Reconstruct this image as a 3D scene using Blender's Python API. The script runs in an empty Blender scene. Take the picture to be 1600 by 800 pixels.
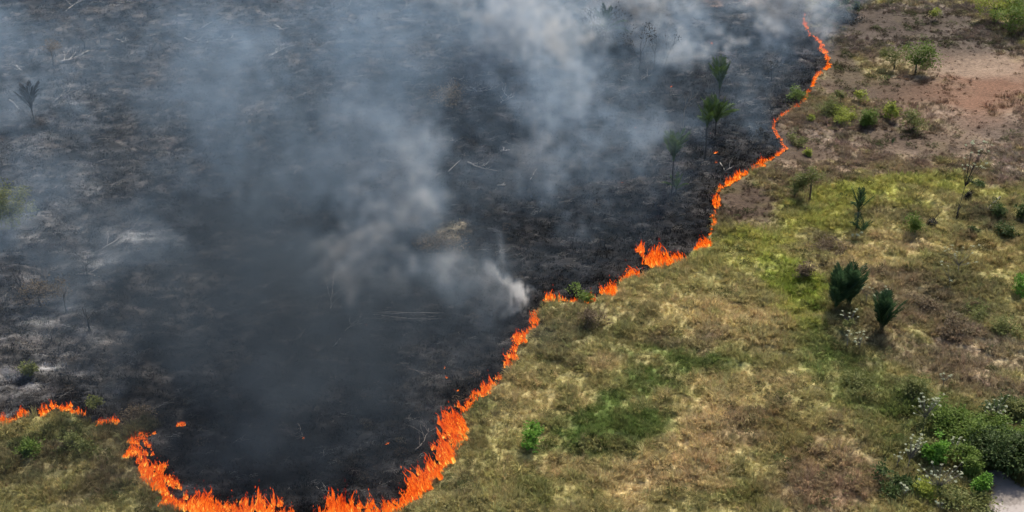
import bpy, math, random
import numpy as np
from mathutils import Vector, Matrix, Euler

# ------------------------------------------------------------------ camera, world, sun, exposure
SC = bpy.context.scene
COL = SC.collection
CAM_H, PITCH, FPX = 55.0, math.radians(27.0), 1900.0
cd = bpy.data.cameras.new('camera'); cam = bpy.data.objects.new('camera', cd); COL.objects.link(cam)
cam.location = (0, 0, CAM_H); cam.rotation_euler = (math.radians(90) - PITCH, 0, 0)
cd.sensor_width = 36; cd.lens = FPX / 1600 * 36; cd.clip_end = 8000; cd.clip_start = 0.5
SC.camera = cam
SUN_AZ, SUN_EL = math.radians(24), math.radians(50)      # azimuth from +Y towards +X
W = bpy.data.worlds.new('World'); SC.world = W; W.use_nodes = True
nt = W.node_tree; bg = nt.nodes['Background']; sky = nt.nodes.new('ShaderNodeTexSky')
sky.sky_type = 'NISHITA'; sky.sun_disc = False; sky.sun_elevation = SUN_EL; sky.sun_rotation = SUN_AZ
sky.dust_density = 3.0; sky.air_density = 1.0
nt.links.new(sky.outputs[0], bg.inputs[0]); bg.inputs[1].default_value = 0.125
sl = bpy.data.lights.new('sun', 'SUN'); sun = bpy.data.objects.new('sun', sl); COL.objects.link(sun)
sl.energy = 4.0; sl.angle = math.radians(4); sl.color = (1.0, 0.91, 0.76)
sdir = Vector((math.sin(SUN_AZ) * math.cos(SUN_EL), math.cos(SUN_AZ) * math.cos(SUN_EL), math.sin(SUN_EL)))
sun.rotation_euler = sdir.to_track_quat('Z', 'Y').to_euler(); sun.location = (40, 160, 150)
vs = SC.view_settings; vs.view_transform = 'Standard'; vs.look = 'None'; vs.gamma = 1.0; vs.exposure = 0.75
cy = SC.cycles
cy.max_bounces = 5; cy.diffuse_bounces = 2; cy.use_adaptive_sampling = True; cy.adaptive_threshold = .04; cy.glossy_bounces = 2; cy.transmission_bounces = 3
cy.volume_bounces = 0; cy.transparent_max_bounces = 24
cy.volume_step_rate = 2.2; cy.volume_max_steps = 220
cy.use_denoising = True; cy.caustics_reflective = False; cy.caustics_refractive = False

SMOKE_GAIN = 1.0
RNG = np.random.default_rng(7); random.seed(7)
R = random.Random(11)

# ------------------------------------------------------------------ pixel <-> ground helpers (build-time survey of the place)
SP, CP = math.sin(PITCH), math.cos(PITCH)
def at(u, v, z=0.0):
    dx = (u - 800) / FPX; dy = -(v - 400) / FPX
    wy = CP + dy * SP; wz = -SP + dy * CP
    t = (z - CAM_H) / wz
    return np.array([dx * t, wy * t, z])
def depth(v): return CAM_H / (SP + (v - 400) / FPX * CP)
def mpx(v): return depth(v) / FPX                         # metres per pixel across at that row
def hgt(v, px): return px * mpx(v) / math.cos(math.asin(min(1, CAM_H / math.hypot(CAM_H, at(800, v)[1]))))

# ------------------------------------------------------------------ noise
_T = RNG.random((256, 256)).astype(np.float32)
def vnoise(x, y, f, seed=0):
    x = np.asarray(x) * f + seed * 17.31; y = np.asarray(y) * f + seed * 9.77
    xi = np.floor(x).astype(np.int64); yi = np.floor(y).astype(np.int64)
    fx = x - xi; fy = y - yi
    fx = fx * fx * fx * (fx * (fx * 6 - 15) + 10); fy = fy * fy * fy * (fy * (fy * 6 - 15) + 10)
    a = _T[xi & 255, yi & 255]; b = _T[(xi + 1) & 255, yi & 255]
    c = _T[xi & 255, (yi + 1) & 255]; d = _T[(xi + 1) & 255, (yi + 1) & 255]
    return (a * (1 - fx) + b * fx) * (1 - fy) + (c * (1 - fx) + d * fx) * fy
def fbm(x, y, f, o=4, seed=0):
    s = 0; a = 0.5; tot = 0
    for k in range(o):
        # rotate octaves to hide the lattice
        ca, sa = math.cos(0.7 * k + seed), math.sin(0.7 * k + seed)
        s = s + a * vnoise(x * ca - y * sa, x * sa + y * ca, f * 2 ** k, seed + k * 3); tot += a; a *= 0.5
    return s / tot
def sstep(a, b, x):
    t = np.clip((x - a) / (b - a), 0, 1); return t * t * (3 - 2 * t)

# ------------------------------------------------------------------ the burn's outline on the ground
BURN_PX = [(1250, -60), (1258, -20), (1257, 20), (1262, 45), (1278, 65), (1289, 90), (1296, 106), (1272, 125), (1268, 139), (1250, 163),
           (1225, 180), (1211, 199), (1214, 215), (1229, 234), (1206, 250), (1191, 266), (1165, 276), (1141, 290), (1122, 300),
           (1119, 330), (1112, 362), (1107, 382), (1085, 392), (1070, 408), (1045, 418), (1018, 422), (985, 438), (945, 464),
           (915, 474), (880, 474), (853, 474), (838, 490), (834, 508), (812, 530), (806, 565), (775, 602), (740, 632),
           (720, 655), (718, 690), (692, 730), (655, 768), (622, 797), (590, 812), (500, 818), (405, 814), (330, 806), (270, 792),
           (244, 772), (232, 750), (206, 722), (202, 696), (216, 682), (240, 676), (252, 664), (230, 655), (190, 668), (160, 668),
           (125, 652), (92, 644), (62, 652), (36, 660), (0, 667), (-80, 672), (-250, 690), (-600, 700)]
BW = np.array([at(u, v)[:2] for u, v in BURN_PX])
BW = np.vstack([BW, [[-400, BW[-1, 1]], [-400, 420], [BW[0, 0] + 15, 420]]])
def burn_sd(x, y):
    """signed distance to the burn's edge, positive inside"""
    x = np.asarray(x, float); y = np.asarray(y, float)
    out = np.empty(x.shape); n = len(BW)
    A = BW; B = np.roll(BW, -1, 0)
    for s in range(0, x.size, 60000):
        px = x.ravel()[s:s + 60000]; py = y.ravel()[s:s + 60000]
        d2 = np.full(px.shape, 1e12); ins = np.zeros(px.shape, bool)
        for k in range(n):
            ax, ay = A[k]; bx, by = B[k]
            ex, ey = bx - ax, by - ay
            t = np.clip(((px - ax) * ex + (py - ay) * ey) / (ex * ex + ey * ey), 0, 1)
            d2 = np.minimum(d2, (px - ax - t * ex) ** 2 + (py - ay - t * ey) ** 2)
            if by != ay:
                ins ^= ((ay > py) != (by > py)) & (px < (bx - ax) * (py - ay) / (by - ay) + ax)
        out.ravel()[s:s + 60000] = np.sqrt(d2) * np.where(ins, 1, -1)
    return out

# ------------------------------------------------------------------ ground colour survey: (u, v, ru, rv, rgb, weight)
OLIVE = (.315, .282, .122); STRAW = (.50, .385, .20); GREEN = (.105, .155, .042); YGREEN = (.33, .335, .085)
BROWN = (.195, .146, .104); RUST = (.25, .165, .118); GREYB = (.125, .103, .088); SOIL = (.140, .092, .066); PINK = (.25, .195, .158)
DKBR = (.120, .088, .068)
FIELD = [
 (1420, 120, 300, 150, (.150, .112, .086), 1.0), (1250, 200, 120, 130, (.135, .100, .077), .9),
 (1330, 40, 130, 60, GREYB, 1), (1500, 60, 120, 60, GREYB, 1), (1440, 20, 130, 40, GREYB, .9), (1240, 220, 60, 120, BROWN, .9),
 (1165, 325, 60, 55, DKBR, 1), (1250, 250, 80, 60, BROWN, .8), (1380, 140, 160, 40, BROWN, .8), (1350, 210, 90, 30, GREYB, .6), (1500, 95, 70, 25, GREYB, 1),
 (1300, 230, 60, 30, PINK, .7), (1420, 250, 120, 35, BROWN, .7), (1550, 215, 90, 45, PINK, .9), (1590, 250, 60, 50, PINK, .8), (1480, 215, 60, 30, BROWN, .8),
 (1400, 225, 60, 25, PINK, .5), (1320, 110, 60, 25, OLIVE, .5), (1400, 100, 50, 20, OLIVE, .5), (1300, 170, 60, 20, OLIVE, .35),
 (1150, 410, 80, 35, YGREEN, .35), (1210, 400, 55, 35, YGREEN, .55), (1250, 455, 36, 55, (.30, .36, .065), 1.0), (1240, 490, 40, 25, YGREEN, .8), (1290, 345, 70, 30, YGREEN, .7),
 (1200, 385, 60, 22, YGREEN, .8), (1270, 345, 60, 24, YGREEN, .8), (1340, 318, 70, 18, YGREEN, .9), (1390, 305, 80, 22, YGREEN, .85), (1460, 285, 50, 16, YGREEN, .8), (1560, 308, 60, 8, YGREEN, .6), (1060, 450, 80, 30, OLIVE, .5), (1245, 460, 22, 35, (.13, .19, .03), .8),
 (955, 672, 125, 62, GREEN, .95), (1010, 610, 70, 40, GREEN, .8), (900, 690, 50, 40, GREEN, .6), (760, 632, 40, 20, GREEN, .9), (1120, 590, 90, 45, GREEN, .7), (1060, 560, 60, 30, GREEN, .6),
 (1330, 580, 90, 60, GREEN, .75), (1280, 530, 60, 30, GREEN, .6), (1110, 760, 40, 30, (.10, .14, .03), .8), (850, 770, 60, 30, (.105, .125, .035), .7), (1180, 780, 50, 30, (.12, .13, .035), .7),
 (1130, 665, 70, 55, STRAW, .95), (1180, 610, 70, 35, STRAW, .6), (1040, 740, 90, 50, STRAW, .9), (820, 620, 70, 40, STRAW, .35), (1000, 490, 100, 30, STRAW, .35), (900, 735, 40, 30, STRAW, .7), (1000, 770, 60, 30, STRAW, .7), (960, 580, 40, 20, STRAW, .8),
 (905, 620, 25, 18, STRAW, .7), (1150, 500, 60, 25, STRAW, .7), (1200, 530, 60, 25, STRAW, .4), (1090, 520, 60, 25, STRAW, .6), (1190, 660, 50, 25, RUST, .7), (1170, 690, 60, 20, BROWN, .6),
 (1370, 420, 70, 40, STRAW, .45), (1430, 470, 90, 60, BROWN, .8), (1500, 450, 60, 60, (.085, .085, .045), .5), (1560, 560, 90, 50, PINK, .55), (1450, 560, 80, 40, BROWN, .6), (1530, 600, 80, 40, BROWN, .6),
 (1430, 390, 80, 25, STRAW, .4), (1560, 400, 60, 30, (.22, .165, .06), .5), (1310, 730, 80, 60, RUST, .75), (1260, 770, 70, 40, RUST, .5), (1240, 690, 60, 40, (.19, .16, .05), .6), (1190, 740, 40, 30, OLIVE, .7),
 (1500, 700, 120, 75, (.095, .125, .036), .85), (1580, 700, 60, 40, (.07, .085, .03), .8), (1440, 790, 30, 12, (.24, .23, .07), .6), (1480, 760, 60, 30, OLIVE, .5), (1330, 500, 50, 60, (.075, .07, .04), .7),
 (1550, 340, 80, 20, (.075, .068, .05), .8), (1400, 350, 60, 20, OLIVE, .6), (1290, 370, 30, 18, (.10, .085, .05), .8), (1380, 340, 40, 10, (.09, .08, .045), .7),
 (850, 540, 60, 40, (.12, .115, .07), .6), (900, 500, 70, 25, (.14, .12, .075), .6), (960, 520, 60, 40, (.10, .11, .045), .5), (1040, 535, 30, 15, DKBR, .7), (1090, 530, 40, 18, BROWN, .6), (1240, 430, 22, 30, (.19, .2, .05), .5),
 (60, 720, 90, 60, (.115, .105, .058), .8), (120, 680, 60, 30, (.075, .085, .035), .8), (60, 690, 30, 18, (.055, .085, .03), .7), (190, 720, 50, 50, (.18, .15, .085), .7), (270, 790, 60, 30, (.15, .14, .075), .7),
 (150, 770, 60, 30, (.15, .125, .075), .7), (220, 655, 45, 18, (.075, .075, .045), .9), (110, 700, 30, 20, DKBR, .4), (700, 760, 50, 30, (.14, .135, .07), .6),
]
CHAR = (.0115, .0120, .0135); ASH = (.12, .117, .116); WASH = (.40, .39, .37); BRN = (.050, .041, .034); GASH = (.044, .043, .044)
BFIELD = [
 (120, 320, 160, 140, GASH, .8), (60, 550, 90, 75, ASH, .8), (30, 300, 60, 35, ASH, .45), (130, 152, 60, 14, ASH, .7), (200, 372, 60, 18, WASH, .6), (30, 520, 50, 20, WASH, .35), (70, 580, 40, 14, WASH, .35), (160, 250, 90, 18, ASH, .4),
 (100, 300, 170, 130, GASH, .85), (60, 330, 90, 60, ASH, .55), (60, 560, 80, 60, ASH, .75), (30, 600, 60, 50, ASH, .7), (20, 480, 60, 40, GASH, .8), (190, 370, 50, 14, WASH, .75), (140, 398, 45, 18, ASH, .9), (150, 405, 22, 8, WASH, .6),
 (130, 160, 140, 60, GASH, .8), (120, 150, 60, 25, ASH, .5), (130, 90, 90, 30, BRN, .7), (80, 60, 80, 40, BRN, .6), (300, 60, 160, 50, GASH, .9), (420, 30, 160, 35, BRN, .5), (560, 20, 160, 30, GASH, .9), (450, 60, 140, 30, GASH, .8),
 (620, 80, 120, 40, BRN, .5), (700, 150, 60, 25, BRN, .6), (740, 260, 90, 30, GASH, .5), (690, 362, 42, 20, (.17, .14, .09), 1.0), (720, 385, 30, 14, BRN, .8), (650, 250, 60, 30, GASH, .5), (290, 675, 25, 12, ASH, .6),
 (60, 455, 40, 25, BRN, .9), (110, 480, 50, 40, ASH, .4), (40, 420, 60, 20, GASH, .8), (510, 470, 50, 20, BRN, .35), (780, 140, 70, 30, GASH, .6), (1010, 270, 60, 40, BRN, .35), (680, 680, 40, 25, GASH, .5), (660, 560, 50, 20, GASH, .4),
 (200, 200, 120, 40, GASH, .7), (30, 230, 70, 20, ASH, .5), (1150, 5, 60, 7, SOIL, .9), (320, 560, 90, 50, GASH, .35), (170, 620, 120, 30, GASH, .6), (250, 120, 90, 20, BRN, .5), (480, 120, 120, 30, GASH, .4),
]
def field_mix(x, y, base, table, warp, seed, cont):
    wx = x + warp * (fbm(x, y, .13, 4, seed) - .5) * 2; wy = y + warp * (fbm(x, y, .13, 4, seed + 5) - .5) * 2
    m = fbm(x, y, .45, 4, seed + 2)
    c = np.empty(x.shape + (3,)); c[:] = base
    for u, v, ru, rv, rgb, w in table:
        p = at(u, v); s = mpx(v)
        rx = ru * s * 1.05; p0 = at(u, v - rv)[1]; p1 = at(u, v + rv)[1]; ry = abs(p0 - p1) / 2 * 1.05
        d = np.sqrt(((wx - p[0]) / rx) ** 2 + ((wy - p[1]) / ry) ** 2) + (m - .5) * 1.7 * cont
        k = (w * (1 - sstep(.45, 1.25, d)))[..., None]
        c = c * (1 - k) + np.array(rgb) * k
    return c
SOILPOLY = [(1448, 98), (1500, 93), (1560, 95), (1600, 96), (1700, 98), (1700, 150), (1620, 158), (1570, 182), (1520, 186), (1460, 174), (1466, 135)]
SW = np.array([at(u, v)[:2] for u, v in SOILPOLY])
WATERPOLY = [(1544, 741), (1556, 738), (1570, 742), (1582, 756), (1604, 766), (1680, 790), (1720, 860), (1600, 880), (1560, 850), (1546, 812), (1548, 790), (1556, 776), (1550, 757)]
WW = np.array([at(u, v)[:2] for u, v in WATERPOLY])
def poly_sd(P, x, y):
    d2 = np.full(x.shape, 1e12); ins = np.zeros(x.shape, bool)
    for k in range(len(P)):
        ax, ay = P[k]; bx, by = P[(k + 1) % len(P)]; ex, ey = bx - ax, by - ay
        t = np.clip(((x - ax) * ex + (y - ay) * ey) / (ex * ex + ey * ey), 0, 1)
        d2 = np.minimum(d2, (x - ax - t * ex) ** 2 + (y - ay - t * ey) ** 2)
        ins ^= ((ay > y) != (by > y)) & (x < (bx - ax) * (y - ay) / (by - ay + 1e-12) + ax)
    return np.sqrt(d2) * np.where(ins, 1, -1)
def soilmask(x, y):
    return sstep(-8, 6.5, poly_sd(SW, x, y) + (fbm(x, y, .16, 5, 31) - .5) * 10)
FLATS = [(1490, 82, 80, 28, (.040, .031, .025)), (1340, 32, 95, 28, (.039, .029, .023)), (1440, 40, 95, 24, (.041, .031, .025)), (1400, 142, 140, 18, (.050, .034, .025)),
         (1170, 318, 55, 45, (.044, .030, .022)), (1245, 235, 70, 40, (.048, .033, .024)), (1300, 90, 30, 60, (.048, .035, .027)), (1420, 222, 120, 22, (.066, .047, .035)), (1560, 200, 70, 24, (.075, .055, .043))]
def flatmask(x, y, colour=False):
    k = np.zeros(np.shape(x)); w = (fbm(x, y, .12, 4, 36) - .5) * 1.2; c = np.zeros(np.shape(x) + (3,))
    for u, v, ru, rv, rgb in FLATS:
        p = at(u, v); rx = ru * mpx(v); ry = abs(at(u, v - rv)[1] - at(u, v + rv)[1]) / 2
        q = 1 - sstep(.55, 1.3, np.sqrt(((x - p[0]) / rx) ** 2 + ((y - p[1]) / ry) ** 2) + w)
        c = c * (1 - q[..., None]) + np.array(rgb) * q[..., None]; k = 1 - (1 - k) * (1 - q)
    return (k, c / np.maximum(k, 1e-4)[..., None]) if colour else k
def albedo(x, y, sd=None):
    if sd is None: sd = burn_sd(x, y)
    g = field_mix(x, y, OLIVE, FIELD, 2.2, 3, 1)
    n1 = fbm(x, y, .5, 4, 21); n2 = fbm(x, y, 1.7, 3, 22)
    g = g * (.72 + .56 * n1)[..., None]
    tan = (sstep(.52, .70, n2) * sstep(190, 130, y))[..., None] * .17
    g = g * (1 - tan) + np.array(STRAW) * .9 * tan
    dk = sstep(.56, .72, fbm(x, y, .8, 3, 24))[..., None] * .24
    g = g * (1 - dk) + np.array((.11, .12, .055)) * dk
    fk, fc = flatmask(x, y, True); fk = fk[..., None] * .88; g = g * (1 - fk) + fc * (.7 + .6 * n1)[..., None] * fk
    we = np.exp(-(np.minimum(poly_sd(WW, x, y), 0) / .8) ** 2)[..., None] * .6; g = g * (1 - we)
    sm = soilmask(x, y)[..., None]
    sv = sstep(.35, .65, fbm(x, y, .09, 4, 33))[..., None]; sc = (np.array(SOIL) * np.array((.92, .78, .72)) * (1 - sv) + np.array((.185, .135, .100)) * sv) * (.8 + .4 * fbm(x, y, .5, 4, 34))[..., None]
    g = g * (1 - sm) + sc * sm
    b = field_mix(x, y, CHAR, BFIELD, 2.5, 8, 1)
    mot = (sstep(.44, .68, fbm(x, y, .33, 5, 45)) * (.35 + .65 * np.maximum(sstep(125, 185, y), sstep(-8, -40, x))))[..., None]; b = b * (1 - mot) + np.array((.062, .056, .052)) * mot
    st = fbm(x * .55 + y * .12, y * 1.5 - x * .2, .9, 4, 41)          # ash drifts lie along the wind
    b = b * (.35 + 1.3 * sstep(.3, .75, st))[..., None]; lump = (sstep(.50, .66, fbm(x, y, .55, 4, 47)) * (1 - .55 * sstep(-14, -40, x)))[..., None] * .6; b = b * (1 - lump) + np.array((.009, .009, .010)) * lump
    ash = (sstep(.60, .78, fbm(x * .5, y * 1.3, 1.1, 4, 43)) * .5)[..., None]
    b = b * (1 - ash) + (b * 2.2 + .012) * ash
    k = sstep(-.25, .25, sd + (fbm(x, y, 1.5, 3, 51) - .5) * .8)[..., None]
    return np.clip(g * (1 - k) + b * k, .004, .8)
def height(x, y, sd=None):
    x = np.asarray(x, float); y = np.asarray(y, float)
    if sd is None: sd = burn_sd(x, y)
    un = sstep(.6, -1.0, sd)
    h = (fbm(x, y, .06, 3, 61) - .5) * 1.0
    bil = np.abs(fbm(x, y, .42, 3, 62) - .5) * 2
    bil2 = np.abs(fbm(x, y, 1.15, 2, 63) - .5) * 2
    soft = 1 - .85 * np.maximum(soilmask(x, y), .8 * flatmask(x, y))
    far = 1 - .4 * sstep(120, 200, y)
    h = h + un * soft * far * (bil * .62 + bil2 * .20) + (1 - un) * ((fbm(x * .8, y * 1.1, .5, 4, 64) - .5) * 1.3 + (fbm(x, y, 1.6, 3, 65) - .5) * .3)
    ws = poly_sd(WW, x, y)
    k = sstep(-1.0, .25, ws)
    return h * (1 - k) + k * (-.42) + .05 * np.exp(-((ws + .9) / .5) ** 2)

# ------------------------------------------------------------------ mesh helpers
def mesh_from(name, v, f, smooth=True):
    me = bpy.data.meshes.new(name); me.from_pydata([tuple(map(float, q)) for q in v], [], f); me.update()
    if smooth:
        me.polygons.foreach_set('use_smooth', [True] * len(me.polygons))
    return me
def link(name, me, mat=None, parent=None):
    o = bpy.data.objects.new(name, me); COL.objects.link(o)
    if mat is not None and me is not None and not me.materials: me.materials.append(mat)
    if parent is not None: o.parent = parent
    return o
def tag(o, label=None, cat=None, group=None, kind=None):
    if label: o['label'] = label
    if cat: o['category'] = cat
    if group: o['group'] = group
    if kind: o['kind'] = kind
    return o
def empty(name, loc, rz=0):
    o = bpy.data.objects.new(name, None); COL.objects.link(o); o.location = tuple(map(float, loc)); o.rotation_euler.z = rz
    o.empty_display_size = .3
    return o
class MB:
    def __init__(s): s.v = []; s.f = []
    def tube(s, pts, rad, n=6, cap=True):
        pts = [Vector(tuple(map(float, p))) for p in pts]; base = len(s.v); m = len(pts)
        up = Vector((.13, .31, .94))
        for i, p in enumerate(pts):
            t = (pts[min(i + 1, m - 1)] - pts[max(i - 1, 0)])
            t = t.normalized() if t.length > 1e-9 else Vector((0, 0, 1))
            a = t.cross(up)
            if a.length < .05: a = t.cross(Vector((1, 0, 0)))
            a.normalize(); b = t.cross(a)
            for k in range(n):
                q = 2 * math.pi * k / n
                s.v.append(p + (a * math.cos(q) + b * math.sin(q)) * rad[i])
        for i in range(m - 1):
            for k in range(n):
                k2 = (k + 1) % n
                s.f.append((base + i * n + k, base + i * n + k2, base + (i + 1) * n + k2, base + (i + 1) * n + k))
        if cap:
            s.f.append(tuple(base + k for k in range(n - 1, -1, -1))); s.f.append(tuple(base + (m - 1) * n + k for k in range(n)))
    def leaf(s, c, d, nrm, L, Wd, fold=.25):
        """a folded leaf blade of two halves from its stalk end c along d"""
        d = d.normalized(); sd_ = d.cross(nrm)
        if sd_.length < .01: sd_ = d.cross(Vector((.3, .9, .1)))
        sd_.normalize(); n2 = sd_.cross(d); b = len(s.v)
        tip = c + d * L - n2 * L * .12
        mid = c + d * L * .5
        s.v += [c, mid + sd_ * Wd + n2 * Wd * fold, tip, mid - sd_ * Wd + n2 * Wd * fold]
        s.f += [(b, b + 1, b + 2), (b, b + 2, b + 3)]
    def mesh(s, name, smooth=True): return mesh_from(name, s.v, s.f, smooth)
    def build(s, name, mat, parent=None, smooth=True): return link(name, s.mesh(name, smooth), mat, parent)

# ------------------------------------------------------------------ materials
def newmat(name):
    m = bpy.data.materials.new(name); m.use_nodes = True; n = m.node_tree; n.nodes.clear()
    return m, n, n.nodes.new('ShaderNodeOutputMaterial')
def N(n, t, **k):
    q = n.nodes.new(t)
    for a, b in k.items(): setattr(q, a, b)
    return q
def leaf_mat(name, c0, c1, trans=.3, rough=.6):
    m, n, out = newmat(name)
    geo = N(n, 'ShaderNodeNewGeometry'); ramp = N(n, 'ShaderNodeMix', data_type='RGBA')
    ramp.inputs[6].default_value = (*c0, 1); ramp.inputs[7].default_value = (*c1, 1)
    n.links.new(geo.outputs['Random Per Island'], ramp.inputs[0])
    p = N(n, 'ShaderNodeBsdfPrincipled'); p.inputs['Roughness'].default_value = rough; p.inputs['Specular IOR Level'].default_value = .15
    t = N(n, 'ShaderNodeBsdfTranslucent'); mx = N(n, 'ShaderNodeMixShader'); mx.inputs[0].default_value = trans
    n.links.new(ramp.outputs[2], p.inputs['Base Color']); n.links.new(ramp.outputs[2], t.inputs[0])
    n.links.new(p.outputs[0], mx.inputs[1]); n.links.new(t.outputs[0], mx.inputs[2]); n.links.new(mx.outputs[0], out.inputs[0])
    return m
def bark_mat(name, c0, c1, sc=6.0):
    m, n, out = newmat(name)
    tc = N(n, 'ShaderNodeTexCoord'); no = N(n, 'ShaderNodeTexNoise'); no.inputs['Scale'].default_value = sc; no.inputs['Detail'].default_value = 4
    r = N(n, 'ShaderNodeValToRGB'); r.color_ramp.elements[0].position = .35; r.color_ramp.elements[1].position = .68
    r.color_ramp.elements[0].color = (*c0, 1); r.color_ramp.elements[1].color = (*c1, 1)
    p = N(n, 'ShaderNodeBsdfPrincipled'); p.inputs['Roughness'].default_value = .9
    n.links.new(tc.outputs['Object'], no.inputs['Vector']); n.links.new(no.outputs[0], r.inputs[0]); n.links.new(r.outputs[0], p.inputs['Base Color']); n.links.new(p.outputs[0], out.inputs[0])
    return m
def inst_mat(name, trans):
    m, n, out = newmat(name)
    a = N(n, 'ShaderNodeAttribute', attribute_type='INSTANCER', attribute_name='col')
    geo = N(n, 'ShaderNodeNewGeometry'); mr = N(n, 'ShaderNodeMapRange'); mr.inputs[3].default_value = .72; mr.inputs[4].default_value = 1.32
    n.links.new(geo.outputs['Random Per Island'], mr.inputs[0])
    mul = N(n, 'ShaderNodeVectorMath', operation='SCALE'); n.links.new(a.outputs['Color'], mul.inputs[0]); n.links.new(mr.outputs[0], mul.inputs['Scale'])
    d = N(n, 'ShaderNodeBsdfDiffuse'); n.links.new(mul.outputs[0], d.inputs[0])
    if trans > 0:
        t = N(n, 'ShaderNodeBsdfTranslucent'); mx = N(n, 'ShaderNodeMixShader'); mx.inputs[0].default_value = trans
        n.links.new(mul.outputs[0], t.inputs[0]); n.links.new(d.outputs[0], mx.inputs[1]); n.links.new(t.outputs[0], mx.inputs[2]); n.links.new(mx.outputs[0], out.inputs[0])
    else: n.links.new(d.outputs[0], out.inputs[0])
    return m

# ground
gm, n, out = newmat('burnt_and_grassy_earth')
a = N(n, 'ShaderNodeAttribute', attribute_name='alb'); tc = N(n, 'ShaderNodeTexCoord')
n1 = N(n, 'ShaderNodeTexNoise'); n1.inputs['Scale'].default_value = 3.2; n1.inputs['Detail'].default_value = 6; n1.inputs['Roughness'].default_value = .7
mp = N(n, 'ShaderNodeMapping'); mp.inputs['Scale'].default_value = (.7, 1.25, 1); mp.inputs['Rotation'].default_value = (0, 0, .25)
n.links.new(tc.outputs['Object'], mp.inputs[0]); n.links.new(mp.outputs[0], n1.inputs['Vector'])
mr = N(n, 'ShaderNodeMapRange'); mr.inputs[1].default_value = .3; mr.inputs[2].default_value = .72; mr.inputs[3].default_value = .45; mr.inputs[4].default_value = 1.6
n.links.new(n1.outputs[0], mr.inputs[0])
mul = N(n, 'ShaderNodeVectorMath', operation='SCALE'); n.links.new(a.outputs['Color'], mul.inputs[0]); n.links.new(mr.outputs[0], mul.inputs['Scale'])
p = N(n, 'ShaderNodeBsdfPrincipled'); p.inputs['Roughness'].default_value = .95; p.inputs['Specular IOR Level'].default_value = .1
bp = N(n, 'ShaderNodeBump'); bp.inputs['Strength'].default_value = .8; bp.inputs['Distance'].default_value = .12
n.links.new(n1.outputs[0], bp.inputs['Height']); n.links.new(bp.outputs[0], p.inputs['Normal'])
n.links.new(mul.outputs[0], p.inputs['Base Color']); n.links.new(p.outputs[0], out.inputs[0])

# ------------------------------------------------------------------ ground sheet
xs = np.concatenate([[-4000, -1600, -800, -400, -220, -150], np.arange(-104, -46, .42), np.arange(-46, 60, .25), np.arange(60, 104, .42), [106, 150, 220, 400, 800, 1600, 4000]])
ys = [-3000, -1200, -400, -120, -40, 0, 30, 50]; yy = 60.0
while yy < 235: ys.append(yy); yy += .24 + max(0, yy - 70) * .0035
ys = np.array(ys + [250, 280, 320, 400, 600, 1000, 1800, 4500], float)
GX, GY = np.meshgrid(xs, ys); fx, fy = GX.ravel(), GY.ravel()
gsd = burn_sd(fx, fy); gz = height(fx, fy, gsd); galb = albedo(fx, fy, gsd)
nx, ny = len(xs), len(ys)
i0 = (np.arange(ny - 1)[:, None] * nx + np.arange(nx - 1)[None, :]).ravel()
quads = np.stack([i0, i0 + 1, i0 + nx + 1, i0 + nx], 1)
GZG = gz.reshape(ny, nx)
def H1(p):
    """height of the ground sheet under a point"""
    i = int(np.clip(np.searchsorted(xs, p[0]) - 1, 0, nx - 2)); j = int(np.clip(np.searchsorted(ys, p[1]) - 1, 0, ny - 2))
    a_ = (p[0] - xs[i]) / (xs[i + 1] - xs[i]); b_ = (p[1] - ys[j]) / (ys[j + 1] - ys[j])
    return float((GZG[j, i] * (1 - a_) + GZG[j, i + 1] * a_) * (1 - b_) + (GZG[j + 1, i] * (1 - a_) + GZG[j + 1, i + 1] * a_) * b_)
me = bpy.data.meshes.new('ground'); me.vertices.add(nx * ny); me.vertices.foreach_set('co', np.stack([fx, fy, gz], 1).astype(np.float32).ravel())
me.loops.add(quads.size); me.loops.foreach_set('vertex_index', quads.ravel().astype(np.int32))
me.polygons.add(len(quads)); me.polygons.foreach_set('loop_start', np.arange(0, quads.size, 4, dtype=np.int32))
me.polygons.foreach_set('use_smooth', np.ones(len(quads), bool)); me.update(); me.validate()
at_ = me.attributes.new('alb', 'FLOAT_COLOR', 'POINT'); at_.data.foreach_set('color', np.concatenate([galb, np.ones((len(galb), 1))], 1).astype(np.float32).ravel())
ground = link('ground', me, gm); tag(ground, kind='structure')

# puddle
wm, n, out = newmat('muddy_water')
p = N(n, 'ShaderNodeBsdfPrincipled'); p.inputs['Base Color'].default_value = (.19, .168, .155, 1); p.inputs['Roughness'].default_value = .03
no = N(n, 'ShaderNodeTexNoise'); no.inputs['Scale'].default_value = 5; bp = N(n, 'ShaderNodeBump'); bp.inputs['Strength'].default_value = .012
n.links.new(no.outputs[0], bp.inputs['Height']); n.links.new(bp.outputs[0], p.inputs['Normal']); n.links.new(p.outputs[0], out.inputs[0])
cxw = WW.mean(0)
wv = [tuple((WW[k] - cxw) * 1.25 + cxw) + (-.06,) for k in range(len(WW))]
link('water', mesh_from('water', wv, [tuple(range(len(wv)))], False), wm)
tag(bpy.data.objects['water'], kind='structure')

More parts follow.
